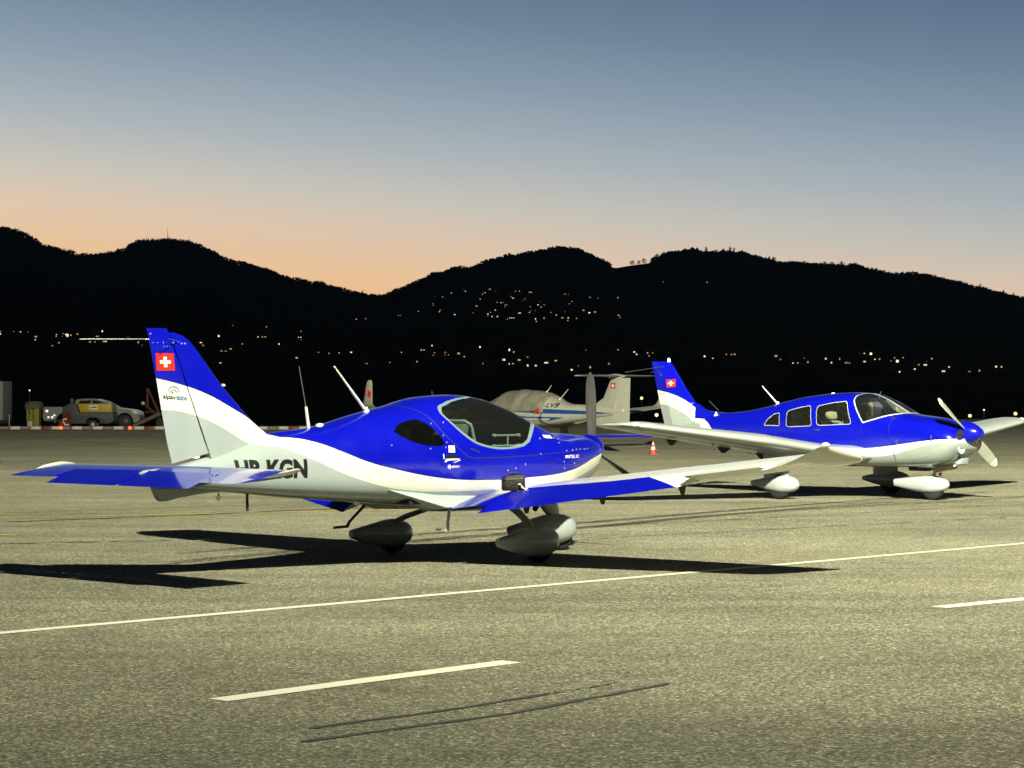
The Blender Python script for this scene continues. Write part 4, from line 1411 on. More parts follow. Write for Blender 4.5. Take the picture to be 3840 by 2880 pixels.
MB().tube([(-.06, 0, .16), (-.03, 0, .178), (.03, 0, .182), (.06, 0, .168)], .008, 6).build('handle', M_bag, bag)
M_gold = mat('brass_karabiner', (.8, .55, .12), .25, metal=1)
kb = MB().tube([(.04 + .022 * math.cos(q), -.11, .03 + .036 * math.sin(q)) for q in np.linspace(0, 6.283, 15)], .005, 6)
kb.build('karabiner', M_gold, bag)
MB().tube([(.05, -.09, .07), (.075, -.11, .035), (.10, -.115, .015), (.13, -.10, .03)], .007, 6).build('strap', M_flagw, bag)


# ================================================================== the four-seater behind
B = empty('light_aircraft', (6.89, 37.18, 0), R(-45.71), 'blue, white and grey four-seat low-wing aeroplane with pale propeller, facing right behind the nearest one', 'aeroplane')
BW2 = [(-6.30, 1.84), (-6.06, 1.81), (-5.83, 1.774), (-5.563, 1.705), (-5.34, 1.616), (-5.106, 1.475), (-4.964, 1.377), (-4.86, 1.29), (-4.72, 1.235), (-4.6, 1.13), (-4.32, .99), (-4.0, .915), (-3.4, .85), (-2.6, .815), (-2.09, .805), (-1.4, .82), (-1.07, .836), (-.71, .864), (-.2, .93), (.28, .99), (.57, 1.012), (.80, 1.015)]
WG2 = [(-6.30, 1.57), (-5.974, 1.551), (-5.748, 1.522), (-5.563, 1.463), (-5.30, 1.341), (-5.13, 1.24), (-4.93, 1.20), (-4.87, 1.105), (-4.74, 1.0), (-4.5, .90), (-4.0, .80), (-3.0, .74), (-2.0, .715), (-1.36, .715), (-.71, .709), (-.41, .747), (-.07, .837), (.31, .922), (.57, .945), (.80, .945)]
M_liv2 = livery('four_seater_livery', BW2, WG2, grey=(0.26, 0.305, 0.285))
ST2 = [(-6.02, 1.095, 1.05, .025, 1.07, 2.2, 2.2), (-5.85, 1.12, 1.00, .05, 1.06, 2.2, 2.2), (-5.3, 1.21, .91, .115, 1.06, 2.4, 2.6), (-4.86, 1.30, .85, .175, 1.06, 2.5, 2.8), (-4.55, 1.385, .80, .215, 1.06, 2.6, 3), (-4.0, 1.425, .72, .29, 1.05, 2.7, 3.2), (-3.5, 1.500, .645, .365, 1.04, 2.7, 3.4),
       (-3.0, 1.605, .585, .43, 1.03, 2.8, 3.6), (-2.5, 1.69, .545, .50, 1.02, 2.9, 3.8), (-2.0, 1.738, .53, .545, 1.0, 3.0, 4), (-1.55, 1.758, .52, .56, 1.0, 3.0, 4), (-1.25, 1.742, .52, .56, 1.0, 3.0, 4), (-1.0, 1.675, .52, .56, 1.0, 2.9, 4), (-.7, 1.535, .525, .555, 1.0, 2.9, 3.8), (-.45, 1.412, .53, .55, 1.0, 2.8, 3.6), (-.2, 1.378, .535, .54, 1.0, 2.8, 3.4),
       (.1, 1.345, .55, .53, 1.0, 2.8, 3.2), (.33, 1.297, .585, .51, .98, 2.7, 3.0), (.48, 1.25, .65, .48, .97, 2.6, 2.7), (.58, 1.20, .735, .44, .97, 2.5, 2.5), (.65, 1.14, .80, .38, .97, 2.4, 2.4), (.69, 1.09, .85, .31, .97, 2.3, 2.3)]
fb = body_loft(ST2, 84, 52)
BV2 = BVHTree.FromBMesh(fb)


def rounded(poly, r=.04, k=4):
    o = []
    n = len(poly)
    for i in range(n):
        a, b, c = Vector(poly[i - 1]), Vector(poly[i]), Vector(poly[(i + 1) % n])
        p, q = b + (a - b).normalized() * r, b + (c - b).normalized() * r
        for j in range(k + 1):
            t = j / k
            o.append(tuple(p * (1 - t)**2 + b * 2 * t * (1 - t) + q * t * t))
    return convex(o)


W2 = {'q': rounded([(-3.25, 1.20), (-2.875, 1.195), (-2.91, 1.405), (-3.02, 1.388), (-3.17, 1.298)], .03),
      'r': rounded([(-2.69, 1.178), (-2.11, 1.202), (-2.185, 1.535), (-2.45, 1.495), (-2.715, 1.435)], .05),
      'f': rounded([(-1.985, 1.209), (-1.265, 1.238), (-1.43, 1.608), (-1.70, 1.582), (-2.03, 1.525)], .06)}
WS2 = convex([(-1.325, 1.70), (-1.305, 1.63), (-1.04, 1.275), (-1.015, 1.263), (-.86, 1.308), (-.58, 1.385), (-.34, 1.455), (-.34, 1.9), (-1.08, 1.9), (-1.22, 1.80)])
lays = {}
for k, p in W2.items():
    lays[k] = (clip_poly(fb, grow(p, .011), k + 'o'), clip_poly(fb, p, k + 'i'))
lwo, lwi = clip_poly(fb, grow(WS2, .012), 'so'), clip_poly(fb, convex(grow(WS2, -.010)), 'si')
# centre pillar of the windscreen
fb.faces.ensure_lookup_table()
for y_ in (-.025, .025):
    g = [f for f in fb.faces if f[lwi]]
    bmesh.ops.bisect_plane(fb, geom=g + list({e for f in g for e in f.edges}) + list({v for f in g for v in f.verts}), dist=1e-6, plane_co=(0, y_, 0), plane_no=(0, 1, 0))
fb.normal_update()
F_ = list(fb.faces)
fus2 = link('fuselage', extract(fb, [f for f in F_ if not f[lwo] and not any(f[l[0]] for l in lays.values())], 'fuselage', M_liv2), None, B)
for s in (-1, 1):
    on = lambda f: f.calc_center_median().y * s > 0
    for k, (l0, l1) in lays.items():
        wo_ = link('side_window', extract(fb, [f for f in F_ if f[l1] and on(f)], 'side_window', M_glassc), None, B)
        link('window_frame', extract(fb, [f for f in F_ if f[l0] and not f[l1] and on(f)], 'window_frame', M_trimw), None, wo_)
    wo_ = link('windscreen_pane', extract(fb, [f for f in F_ if f[lwi] and f.calc_center_median().y * s > .02], 'windscreen_pane', M_glassc), None, B)
link('windscreen_frame', extract(fb, [f for f in F_ if f[lwo] and (not f[lwi] or abs(f.calc_center_median().y) < .02)], 'windscreen_frame', M_trimw), None, B)
fb.free()
# cabin
MB().box((-3.2, -.42, .66), (-.45, .42, .70)).build('cabin_floor', M_cabin, B)
MB().box((-3.22, -.30, .70), (-3.18, .30, 1.40)).build('rear_bulkhead', M_cabin, B)
MB().prism([(-.75, .7), (-.50, .7), (-.46, 1.34), (-.62, 1.38), (-.74, 1.30)], 'y', -.44, .44).build('instrument_panel', M_cabin, B)
MB().tube(smooth_pts([(-.74, 1.15), (-.80, 1.2)], 3) and [(-.78, .25 + .14 * math.cos(q), 1.17 + .10 * math.sin(q)) for q in np.linspace(-.4, 3.54, 14)], .014, 8).build('control_yoke', M_cabin, B)
for xs in (-1.78, -2.55):
    for s in (-1, 1):
        y = s * (.26 if xs > -2 else .22)
        w_s = .20 if xs > -2 else .17
        st = MB().prism([(xs - .05, .85), (xs + .45, .88), (xs + .48, .98), (xs + .06, .99), (xs - .06, 1.285), (xs - .17, 1.285), (xs - .14, .9)], 'y', y - w_s, y + w_s).build('seat', M_seat, B, bevel=.045)
        MB().prism([(xs + .055, 1.02), (xs + .065, 1.02), (xs - .045, 1.26), (xs - .055, 1.26)], 'y', y - .11, y + .11).build('seat_panel', M_seatb, st)
        MB().box((xs - .17, y - .12, 1.305), (xs - .07, y + .12, 1.44)).build('headrest', M_seat, st, bevel=.045)
        MB().tube([(xs - .12, y - .06, 1.27), (xs - .12, y - .06, 1.33)], .008, 6).tube([(xs - .12, y + .06, 1.27), (xs - .12, y + .06, 1.33)], .008, 6).build('headrest_post', M_steel, st)
for s in (-1, 1):
    for p, w in ((smooth_pts([(-1.06, 1.27), (-1.05, 1.1), (-1.037, .84)], 4), .008), ([(-2.66, 1.12), (-2.645, .88)], .006), (smooth_pts([(-.41, .62), (-.42, .85), (-.50, 1.1), (-.50, 1.28), (-.39, 1.40)], 6), .012), ([(-1.03, .845), (-1.95, .825)], .006)):
        decal('panel_seam', BV2, ribbon(p, w), s, M_seam, fus2, .001, .05)
    for x in np.linspace(-.10, .17, 9):
        decal('cowl_louvre', BV2, ribbon([(x, .655 + .2 * (x + .1)), (x + .035, .73 + .2 * (x + .1))], .012), s, M_seamg, fus2, .004, .03)
    for x in (-.35, .30):
        hit = BV2.ray_cast(Vector((x, s * 3, .94 + .12 * (x + .35))), Vector((0, -s, 0)))[0]
        MB().box((hit.x - .012, hit.y - .006, hit.z - .05), (hit.x + .012, hit.y + .006, hit.z + .05)).build('cowl_latch', M_steel, B, bevel=.004)
    h = BV2.ray_cast(Vector((-1.98, s * 3, 1.13)), Vector((0, -s, 0)))[0]
    MB().box((h.x - .05, h.y - .012, h.z - .012), (h.x + .05, h.y + .012, h.z + .012)).build('door_handle', M_steel, B, bevel=.004)

# wings
WST2 = [(.40, -.72, 2.22, .70, .13, 2.0), (.62, -.86, 2.02, .715, .14, 2.0), (1.05, -1.16, 1.66, .765, .15, 2.0), (2.65, -1.18, 1.62, .955, .15, 2.0), (5.05, -1.56, 1.12, 1.215, .13, 1.0), (5.22, -1.66, .95, 1.235, .11, 1.0), (5.32, -1.80, .74, 1.25, .08, 1.0), (5.37, -1.95, .48, 1.255, .06, 1)]
M_wing2 = mat('four_seater_wing_paint', (.34, .37, .37), .3, coat=.4, var=.05)
for s in (-1, 1):
    w = MB()
    for y0, y1, f1 in ((.40, .62, 1.0), (.62, 2.62, .78), (2.62, 4.95, .78), (4.95, 5.37, 1.0)):
        p = wing_part(WST2, y0, y1, 0, f1, s, n=14)
        w.add(p.v, p.f)
    wg = w.build('wing', M_wing2, B, smooth=40)
    wing_part(WST2, .66, 2.60, .785, 1.0, s, n=8).build('flap', M_wing2, B, smooth=40)
    wing_part(WST2, 2.65, 4.93, .785, 1.0, s, n=8).build('aileron', M_wing2, B, smooth=40)
    for yb in (1.3, 2.3, 3.6):
        xl, c, z = [float(np.interp(yb, [r_[0] for r_ in WST2], [r_[k] for r_ in WST2])) for k in (1, 2, 3)]
        MB().prism([(xl - .74 * c, z - .07), (xl - .92 * c, z - .05), (xl - .86 * c, z - .15), (xl - .82 * c, z - .15)], 'y', s * yb - .01, s * yb + .01).build('hinge_bracket', M_dark, B)
    MB().lathe([(.002, .05), (.025, .035), (.035, 0), (.035, -.05), (.01, -.07)], (-1.74, s * 5.27, 1.262), 'x', 12).build('position_lamp', M_lens, B)
    MB().tube([(-2.0, s * 3.2, .98), (-2.0, s * 3.2, .92)], .01, 6).tube([(-2.0, s * 3.2 + .03 * math.cos(q), .89 + .03 * math.sin(q)) for q in np.linspace(0, 6.28, 12)], .006, 6).build('tie_down_ring', M_flagw, B)
    # spatted main gear
    fr = fairing(-2.58, -1.58, .405, .10, .15, s * 1.525, .24, tail=.22)
    fo = fr.build('wheel_fairing', M_fair, B, smooth=60)
    wheel(-1.98, s * 1.525, .215, .16).build('tyre', M_rubber, fo, smooth=40)
    hub(-1.98, s * 1.525, .215, .215, .16).build('rim', M_steel, fo)
    MB().loft([[(-2.08 + .26 * math.cos(q), s * 1.5 + .10 * math.sin(q), z) for q in np.linspace(0, 6.283, 16, endpoint=False)] for z in (.32, .55, .80)]).build('gear_leg', M_grey, B, smooth=60)
MB().tube([(-2.2, -.85, 1.0 - .12), (-2.2, -.85, .93)], .03, 8).build('fuel_cap', M_flagw, B)

# tail
finl = [(1.10, -4.50, -5.62, .02, .075), (1.28, -4.84, -5.665, .02, .066), (1.42, -4.96, -5.705, .02, .06), (1.60, -5.16, -5.76, .02, .052), (1.81, -5.35, -5.82, .02, .046), (2.05, -5.53, -5.895, .02, .04), (2.22, -5.66, -5.945, .02, .035), (2.29, -5.72, -5.965, .012, .026), (2.325, -5.80, -5.975, .006, .012)]
f2 = upright_part(finl)
fin2 = f2.build('fin', M_liv2, B, smooth=50)
BVF2 = BVHTree.FromBMesh(f2.bm())
# dorsal fillet
MB().loft([[(x, .055 * t_, 1.30), (x + .02, .05 * t_, z), (x + .02, -.05 * t_, z), (x, -.055 * t_, 1.30)] for x, z, t_ in ((-5.12, 1.56, 1.0), (-5.0, 1.485, 1.0), (-4.9, 1.445, .95), (-4.78, 1.422, .85), (-4.6, 1.408, .6), (-4.4, 1.395, .3))]).build('dorsal_fillet', M_blue, fin2, smooth=60)
r2 = upright_part([(1.13, -5.635, -5.875, .062, .004), (1.5, -5.742, -5.985, .055, .004), (1.9, -5.865, -6.09, .045, .004), (2.2, -5.957, -6.175, .035, .004), (2.325, -5.99, -6.205, .02, .003)], nose=False)
rud2 = r2.build('rudder', M_liv2, B, smooth=50)
BVR2 = BVHTree.FromBMesh(r2.bm())
for s in (-1, 1):
    for k in range(14):
        z = 1.19 + k * .078
        xh = -5.62 - (z - 1.13) * .297
        m = M_seamg if z < 1.72 else M_seam
        decal('rudder_rib', BVR2, ribbon([(xh - .05, z), (xh - .225, z + .006)], .008), s, m, rud2, .003, .05)
    for k in range(5):
        z = 1.22 + k * .080
        xh = -5.60 - (z - 1.13) * .297
        xe = float(np.interp(z, [1.28, 1.42, 1.6, 1.81], [-4.95, -5.05, -5.24, -5.43]))
        decal('fin_rib', BVF2, ribbon([(xh + .06, z), (xe, z + .03)], .008), s, M_seamg, fin2, .003, .05)
    decal('hinge_strip', BVR2, ribbon([(-5.65, 1.15), (-5.97, 2.24)], .016), s, M_wing2, rud2, .004, .05)
swiss_flag(fin2, BVF2, [(-5.80, 1.852), (-5.592, 1.863), (-5.602, 2.003), (-5.822, 1.994)], -1)
decal('tail_lettering', BVF2, text_bm('alpaviation', .255, .042, -5.672, 1.535, slope=.09), -1, M_logo, fin2, .003, .05)
decal('tail_emblem', BVF2, ribbon([(-5.55 + .06 * math.cos(a_), 1.592 + .06 * math.sin(a_)) for a_ in np.linspace(.1, 3.04, 14)], .006), -1, M_logo, fin2, .003, .05)
MB().lathe([(.03, -.02), (.03, .02), (.022, .045), (.003, .055)], (-5.79, 0, 2.335), 'z', 14).build('tail_beacon', M_lens, fin2)
MB().tube([(-5.88, -.03, 2.235), (-6.55, -.35, 2.13)], .005, 6).tube([(-5.88, .03, 2.235), (-6.55, .35, 2.13)], .005, 6).build('tail_aerial', M_steel, fin2)
SS2 = [(0.0, -5.42, .78, .985, .10, 0), (1.80, -5.42, .78, .985, .09, 0), (1.93, -5.46, .68, .985, .07, 0), (1.97, -5.55, .45, .985, .04, 0)]
for s in (-1, 1):
    sb = wing_part(SS2, .05, 1.97, 0, .86, s, camber=0, n=12).build('stabilator', M_blue, B, smooth=40)
    wing_part(SS2[:2], .08, 1.70, .865, 1.0, s, camber=0, n=6).build('trim_tab', M_blue, sb, smooth=40)

# nose
MB().lathe([(.185, .57), (.185, .62), (.178, .68), (.155, .76), (.115, .84), (.065, .90), (.02, .928), (.003, .932)], (0, 0, 1.105), 'x', 28).build('spinner', M_blue, B, smooth=60)
MB().lathe([(.15, .54), (.19, .545), (.19, .575), (.15, .58)], (0, 0, 1.105), 'x', 28).build('spinner_plate', M_steel, B)
for a_ in (-56.5, 123.5):
    pb = blade(.10, .985, .135, a_, .655, 1.105, pitch=(52, 20), th=.14, tipround=.93).build('propeller_blade', M_propw, B, smooth=60)
    for r0, r1 in ((.86, .895), (.925, .982)):
        t0, t1 = (r0 - .10) / .885, (r1 - .10) / .885
        bb = MB()
        full = blade(.10, .985, .139, a_, .655, 1.105, pitch=(52, 20), th=.19, tipround=.93)
        n_ = 14
        d_ = Vector((0, math.sin(R(a_)), math.cos(R(a_))))
        rings = [full.v[i * n_:(i + 1) * n_] for i in range(15)]

        def at(t):
            q = min(13.999, t * 14)
            i = int(q)
            return [tuple(Vector(u) * (1 - q + i) + Vector(v) * (q - i)) for u, v in zip(rings[i], rings[i + 1])]
        bb.loft([at(t0 + (t1 - t0) * k / 4) for k in range(5)]).build('blade_tip_band', M_flagw, pb, smooth=60)
# cooling inlets beside the spinner
for s in (-1, 1):
    il = MB().loft([[(x, s * (.265 + w * .125 * math.cos(q)), 1.085 + w * .082 * math.sin(q) * (1 + .15 * math.cos(q))) for q in np.linspace(0, 6.283, 22, endpoint=False)] for x, w in ((.665, 1.06), (.70, 1.06), (.70, .92), (.60, .86))], cap=False).build('cooling_inlet', M_blue, B, smooth=50)
    MB().loft([[(x, s * (.265 + .118 * math.cos(q)), 1.085 + .077 * math.sin(q)) for q in np.linspace(0, 6.283, 22, endpoint=False)] for x in (.688, .6905)]).build('inlet_opening', M_cabin, il)
    MB().box((.68, s * .265 - .09, 1.03), (.694, s * .265 + .09, 1.085)).build('engine_fins', M_brass, il, bevel=.006)
MB().lathe([(.002, -.02), (.05, -.02), (.075, 0), (.082, .02), (.07, .03), (.05, .01)], (.655, -.20, .845), 'x', 18).build('landing_lamp', M_lens, B)
MB().loft([[(x, -.24 + w * .5 * math.cos(q), z + h * math.sin(q)) for q in np.linspace(0, 6.283, 18, endpoint=False)] for x, z, w, h in ((-.28, .575, .06, .02), (-.05, .58, .16, .045), (.16, .60, .20, .062), (.19, .60, .19, .055), (.17, .60, .15, .04), (.05, .60, .12, .03))], cap=True).build('air_scoop', M_grey, B, smooth=60)
MB().tube([(.10, -.16, .60), (.12, -.17, .515), (.18, -.17, .49), (.54, -.18, .57)], [.04, .045, .048, .048], 14).tube([(.54, -.18, .57), (.57, -.18, .577)], [.048, .02], 14).build('exhaust_pipe', M_brass, B)
MB().prism([(.45, .62), (.60, .70), (.58, .60), (.46, .575)], 'y', -.1, .12).build('carburettor_scoop', M_grey, B, bevel=.015)
nf = fairing(-.76, .30, .405, .11, .155, 0, .255, tail=.45, flat=3.2)
nfo = nf.build('wheel_fairing', M_fair, B, smooth=60)
wheel(-.02, 0, .195, .15).build('tyre', M_rubber, nfo, smooth=40)
hub(-.02, 0, .195, .195, .15).build('rim', M_steel, nfo)
MB().tube([(.06, 0, .62), (-.02, 0, .36)], [.035, .03], 12).build('nose_strut', M_steel, B)
MB().prism([(-.45, .47), (-.10, .47), (-.02, .56), (-.12, .60), (-.30, .52), (-.47, .54)], 'y', -.07, .07).build('torque_link', M_dark, B, bevel=.01)
MB().tube([(.13, .0, .55), (.12, 0, .40)], .022, 8).build('tow_pin', M_darkred, B)
# aerials
whip(-3.258, 1.555, -3.606, 1.868, par=B, r=(.016, .008))
an = MB().tube([(-4.606, 0, 1.44), (-4.829, 0, 1.612)], .006, 6).build('rod_antenna', M_steel, B)
h = BV2.ray_cast(Vector((-4.60, -3, 1.33)), Vector((0, 1, 0)))[0]
MB().lathe([(.05, 0), (.03, .02), (.015, .06), (.006, .08)], (-4.58, -.10, 1.34), 'z', 12).build('antenna_foot', M_flagw, an)
MB().tube([(-1.1, 0, 1.70), (-1.057, 0, 1.775)], .006, 6).build('thermometer', M_steel, B)
MB().lathe([(.03, -.02), (.03, .012), (.01, .022)], (-2.06, 0, 1.738), 'z', 12).build('roof_beacon', M_lens, B)
MB().tube([(-2.975, -.41, .95), (-2.975, -.47, .93)], .022, 8).build('step_peg', M_flagw, B)

# ================================================================== the T-tailed twin under its cover
T = empty('light_aircraft', (.2, 70.5, 0), R(125.3), 'white T-tailed aeroplane with blue stripes and a grey cabin cover, parked behind', 'aeroplane')
M_tw = mat('weathered_white_paint', (.36, .36, .31), .4, var=.1, vscale=3)
M_tblue = mat('stripe_blue', (.010, .055, .20), .4)
ST3 = [(-5.30, 1.34, 1.20, .03, 1.27, 2, 2), (-4.6, 1.40, 1.10, .10, 1.26, 2, 2), (-3.9, 1.42, 1.03, .15, 1.24, 2.2, 2.4), (-3.35, 1.44, .96, .20, 1.22, 2.2, 2.5), (-2.8, 1.455, .90, .28, 1.2, 2.3, 2.6), (-2.2, 1.575, .83, .40, 1.18, 2.3, 2.8), (-1.9, 1.68, .80, .47, 1.17, 2.3, 3), (-1.4, 1.79, .76, .56, 1.15, 2.2, 3), (-.8, 1.85, .73, .60, 1.13, 2.2, 3), (-.3, 1.87, .72, .60, 1.12, 2.2, 3), (.2, 1.83, .72, .60, 1.12, 2.2, 3), (.8, 1.66, .73, .58, 1.12, 2.2, 3), (1.45, 1.43, .76, .52, 1.10, 2.3, 2.8), (2.2, 1.30, .82, .42, 1.06, 2.3, 2.5), (2.7, 1.16, .88, .26, 1.02, 2.1, 2.2), (2.95, 1.04, .94, .05, .99, 2, 2)]
fb = body_loft(ST3, 60, 36)
BV3 = BVHTree.FromBMesh(fb)
me = extract(fb, list(fb.faces), 'fuselage', M_tw)
fus3 = link('fuselage', me, None, T)
fb.free()
for s in (-1, 1):
    decal('fuselage_stripe', BV3, flat_poly([[(.9, 1.24), (-.3, 1.225), (-.3, 1.285), (.9, 1.27)], [(-1.9, 1.17), (-1.9, 1.31), (-1.2, 1.29), (-.3, 1.285), (-.3, 1.225), (-1.2, 1.19)], [(-4.75, 1.19), (-3.9, 1.245), (-1.9, 1.31), (-1.9, 1.17), (-3.9, 1.15)]]), s, M_tblue, fus3, .004, .12)
    decal('fuselage_stripe', BV3, flat_poly([[(.6, 1.17), (.3, 1.10), (-.4, .99), (-1.26, .935), (-1.26, 1.07), (-.4, 1.13)], [(-1.26, .935), (-1.99, .93), (-2.75, 1.05), (-1.99, 1.07), (-1.26, 1.07)]]), s, M_tblue, fus3, .004, .12)
    decal('registration_lettering', BV3, text_bm('HB-LVB', .92, .125, -1.55, 1.35, flip=True, shear=.15, bold=.03), 1, M_black, fus3, .004, .1) if s > 0 else None
f3 = upright_part([(1.20, -3.75, -4.88, .03, .07), (1.42, -3.85, -4.95, .03, .07), (1.55, -4.1, -4.99, .03, .065), (1.63, -4.30, -5.01, .03, .06), (1.85, -4.44, -5.08, .03, .055), (2.24, -4.70, -5.20, .03, .05)])
fin3 = f3.build('fin', M_tw, T, smooth=50)
swiss_flag(fin3, BVHTree.FromBMesh(f3.bm()), [(-4.95, 1.91), (-4.69, 1.91), (-4.69, 2.08), (-4.95, 2.08)], 1)
upright_part([(.93, -4.80, -5.53, .06, .004), (1.03, -4.83, -5.54, .06, .004), (1.6, -5.01, -5.555, .055, .004), (2.22, -5.205, -5.58, .045, .004)], nose=False).build('rudder', M_tw, T, smooth=50)
MB().loft([[(x, y * t_, z) for x, z in smooth_pts([(-3.6, 1.08), (-3.9, .86), (-4.13, .78), (-4.3, .80), (-4.8, .90), (-4.86, 1.25), (-4.0, 1.25)], 3)] for y, t_ in ((-.03, 1), (.03, 1))]).build('ventral_fin', M_tw, T, smooth=60)
S3 = [(0, -4.55, .72, 2.285, .10, 0), (1.3, -4.62, .55, 2.285, .09, 0), (1.36, -4.68, .4, 2.285, .06, 0)]
for s in (-1, 1):
    wing_part(S3, 0, 1.36, 0, 1.0, s, camber=0, n=10).build('tailplane', M_tw, T, smooth=40)
MB().lathe([(.01, -4.5), (.06, -4.6), (.08, -4.85), (.05, -5.2), (.01, -5.35)], (0, 0, 2.27), 'x', 12).build('tail_bullet', M_tw, T)
W3 = [(.4, .62, 1.55, .86, .15, 2), (1.9, .58, 1.42, .96, .15, 2), (5.2, .28, .78, 1.30, .12, 1), (5.45, .22, .66, 1.34, .10, 1)]
for s in (-1, 1):
    w = wing_part(W3, .4, 5.45, 0, 1.0, s, n=12, extra=5).build('wing', M_tw, T, smooth=40)
    wl = MB().loft([[(x, s * (y + t * .5), z + zz) for x, zz, t in [(xf - c * f, 0, u) for f, u in ((0, 0), (.3, .07), (1, 0), (.3, -.05))]] for xf, c, y, z in ((.20, .64, 5.44, 1.34), (.10, .52, 5.56, 1.45), (-.08, .42, 5.62, 1.75), (-.26, .30, 5.66, 2.10), (-.36, .16, 5.665, 2.16))]).build('winglet', M_tw, T, smooth=60)
    MB().loft([[(x, s * (y + .004), z) for x, z in ((-.02, 1.66), (-.30, 1.70), (-.40, 2.02), (-.20, 1.98))], [(x, s * (y + .012), z) for x, z in ((-.02, 1.66), (-.30, 1.70), (-.40, 2.02), (-.20, 1.98))]] if 0 else [[(-.10, s * (5.615 + q), 1.72), (-.40, s * (5.62 + q), 1.66), (-.47, s * (5.635 + q), 1.80), (-.18, s * (5.645 + q), 1.96)] for q in (-.022, .022)]).build('winglet_band', M_red, wl)
    na = MB().loft([[(x, s * 1.72 + w_ * math.cos(q), z + h_ * math.sin(q)) for q in np.linspace(0, 6.283, 20, endpoint=False)] for x, z, w_, h_ in ((1.75, 1.0, .14, .14), (1.6, 1.0, .24, .22), (1.1, .98, .30, .27), (.2, .95, .28, .25), (-.7, .93, .16, .14), (-1.25, .95, .02, .03))]).build('engine_nacelle', M_tw, T, smooth=60)
    MB().lathe([(.13, 1.72), (.11, 1.85), (.06, 1.95), (.003, 2.0)], (0, s * 1.72, 1.0), 'x', 16).build('spinner', M_tw, na)
    for k in range(3):
        blade(.08, .93, .12, 20 + 120 * k, 1.8, 1.0, y0=s * 1.72, pitch=(55, 22)).build('propeller_blade', M_prop, na, smooth=60)
    wheel(-.35, s * 1.45, .2, .15).build('tyre', M_rubber, T, smooth=40)
    MB().tube([(-.25, s * 1.45, .9), (-.35, s * 1.45, .25)], [.05, .04], 8).build('gear_leg', M_tw, T)
    MB().prism([(-.1, .9), (-.5, .9), (-.45, .5), (-.15, .5)], 'y', s * 1.56, s * 1.58).build('gear_door', M_tw, T)
wheel(2.2, 0, .17, .12).build('tyre', M_rubber, T, smooth=40)
MB().tube([(2.05, 0, .9), (2.2, 0, .2)], [.05, .035], 8).build('nose_strut', M_tw, T)
MB().tube([(-1.55, .5, .72), (-1.95, .62, .45), (-2.02, .62, .42), (-2.2, .62, .42)], .025, 8).build('boarding_step', M_steel, T)
whip(-1.475, 1.80, -1.717, 2.013, par=T, r=(.015, .008))
whip(-2.148, 1.586, -2.575, 1.897, par=T, r=(.015, .008))
# cabin cover: grey cloth with folds, its own thing
cb = body_loft(ST3, 60, 60)
keep = [f for f in cb.faces if -1.86 < f.calc_center_median().x < 1.75 and f.calc_center_median().z > (1.25 if f.calc_center_median().x > -1.55 else 1.19)]
bmesh.ops.delete(cb, geom=[f for f in cb.faces if f not in set(keep)], context='FACES')
bmesh.ops.subdivide_edges(cb, edges=list(cb.edges), cuts=2, use_grid_fill=True)
cb.normal_update()
from mathutils import noise
for v in cb.verts:
    p = v.co
    fold = noise.noise(Vector((p.x * 2.2 + p.z * 1.5, p.y * 1.2, p.z * .8 - p.x * .9))) * .05 + abs(noise.noise(Vector((p.x * 6 + p.z * 4, p.y * 2, 3)))) * .022
    v.co = p + v.normal * (.022 + max(-.012, fold))
for f in cb.faces:
    f.smooth = True
me = bpy.data.meshes.new('cabin_cover')
cb.to_mesh(me)
cb.free()
M_cover = mat('grey_beige_cover_cloth', (.21, .20, .155), .9, var=.3, vscale=6, bump=.4, bscale=14)
me.materials.append(M_cover)
cv = link('cabin_cover', me)
cv.location, cv.rotation_euler = T.location, T.rotation_euler
md = cv.modifiers.new('thickness', 'SOLIDIFY')
md.thickness = .012
tag(cv, 'crumpled grey-beige cloth cover draped over the cabin of the T-tailed aeroplane', 'aircraft cover')
MB().loft([[(x, .55 + q, z) for x, z in ((-1.62, 1.25), (-1.90, 1.19), (-1.90, 1.31), (-1.82, 1.33))] for q in (.03, .05)]).build('warning_flag', M_red, cv)
MB().tube([(-1.92, .50, 1.20), (-1.90, .58, 1.05), (-2.0, .55, .90), (-2.3, .42, .82), (-2.5, .2, .80)], .018, 6).build('cover_strap', M_black, cv)

# ================================================================== far side of the apron
Dm = 112.1
M_bred = mat('barrier_red', (.20, .020, .015), .5, var=.2, vscale=2)
M_bwhite = mat('barrier_white', (.48, .47, .38), .5, var=.15, vscale=2)
M_blab = mat('barrier_label_grey', (.22, .19, .19), .5)
M_glowr = mat('red_warning_glow', (.8, .1, .03), .4, emit=(1.0, .16, .05), estr=1.6)


def barrier(i, lab_first):
    x0 = -24.70 + 2.03 * i
    b_ = empty('apron_barrier', (x0, Dm, 0), 0, None, 'barrier', 'low red and white barrier along the apron edge')
    MB().box((0, -.06, 0), (2.015, .06, .045)).build('beam_foot', M_dark, b_)
    for k, (m, a_) in enumerate(((M_bwhite, 0), (M_bred, .525), (M_bwhite, 1.015), (M_bred, 1.54))):
        nm = 'white_panel' if m is M_bwhite else 'red_panel'
        p = MB().prism([(-.075, .045), (.075, .045), (.055, .205), (-.055, .205)], 'x', a_ + .004, a_ + (.512 if m is M_bwhite else .478)).build(nm, m, b_, bevel=.01)
        if m is M_bwhite:
            MB().box((a_ + .08, -.079, .085), (a_ + .44, -.071, .165)).build('reflector_strip', M_flagw, p)
        elif (k == 1) == lab_first or i in (1, 4):
            MB().box((a_ + .03, -.079, .065), (a_ + .40, -.071, .185)).build('label_plate', M_blab, p)
    return b_


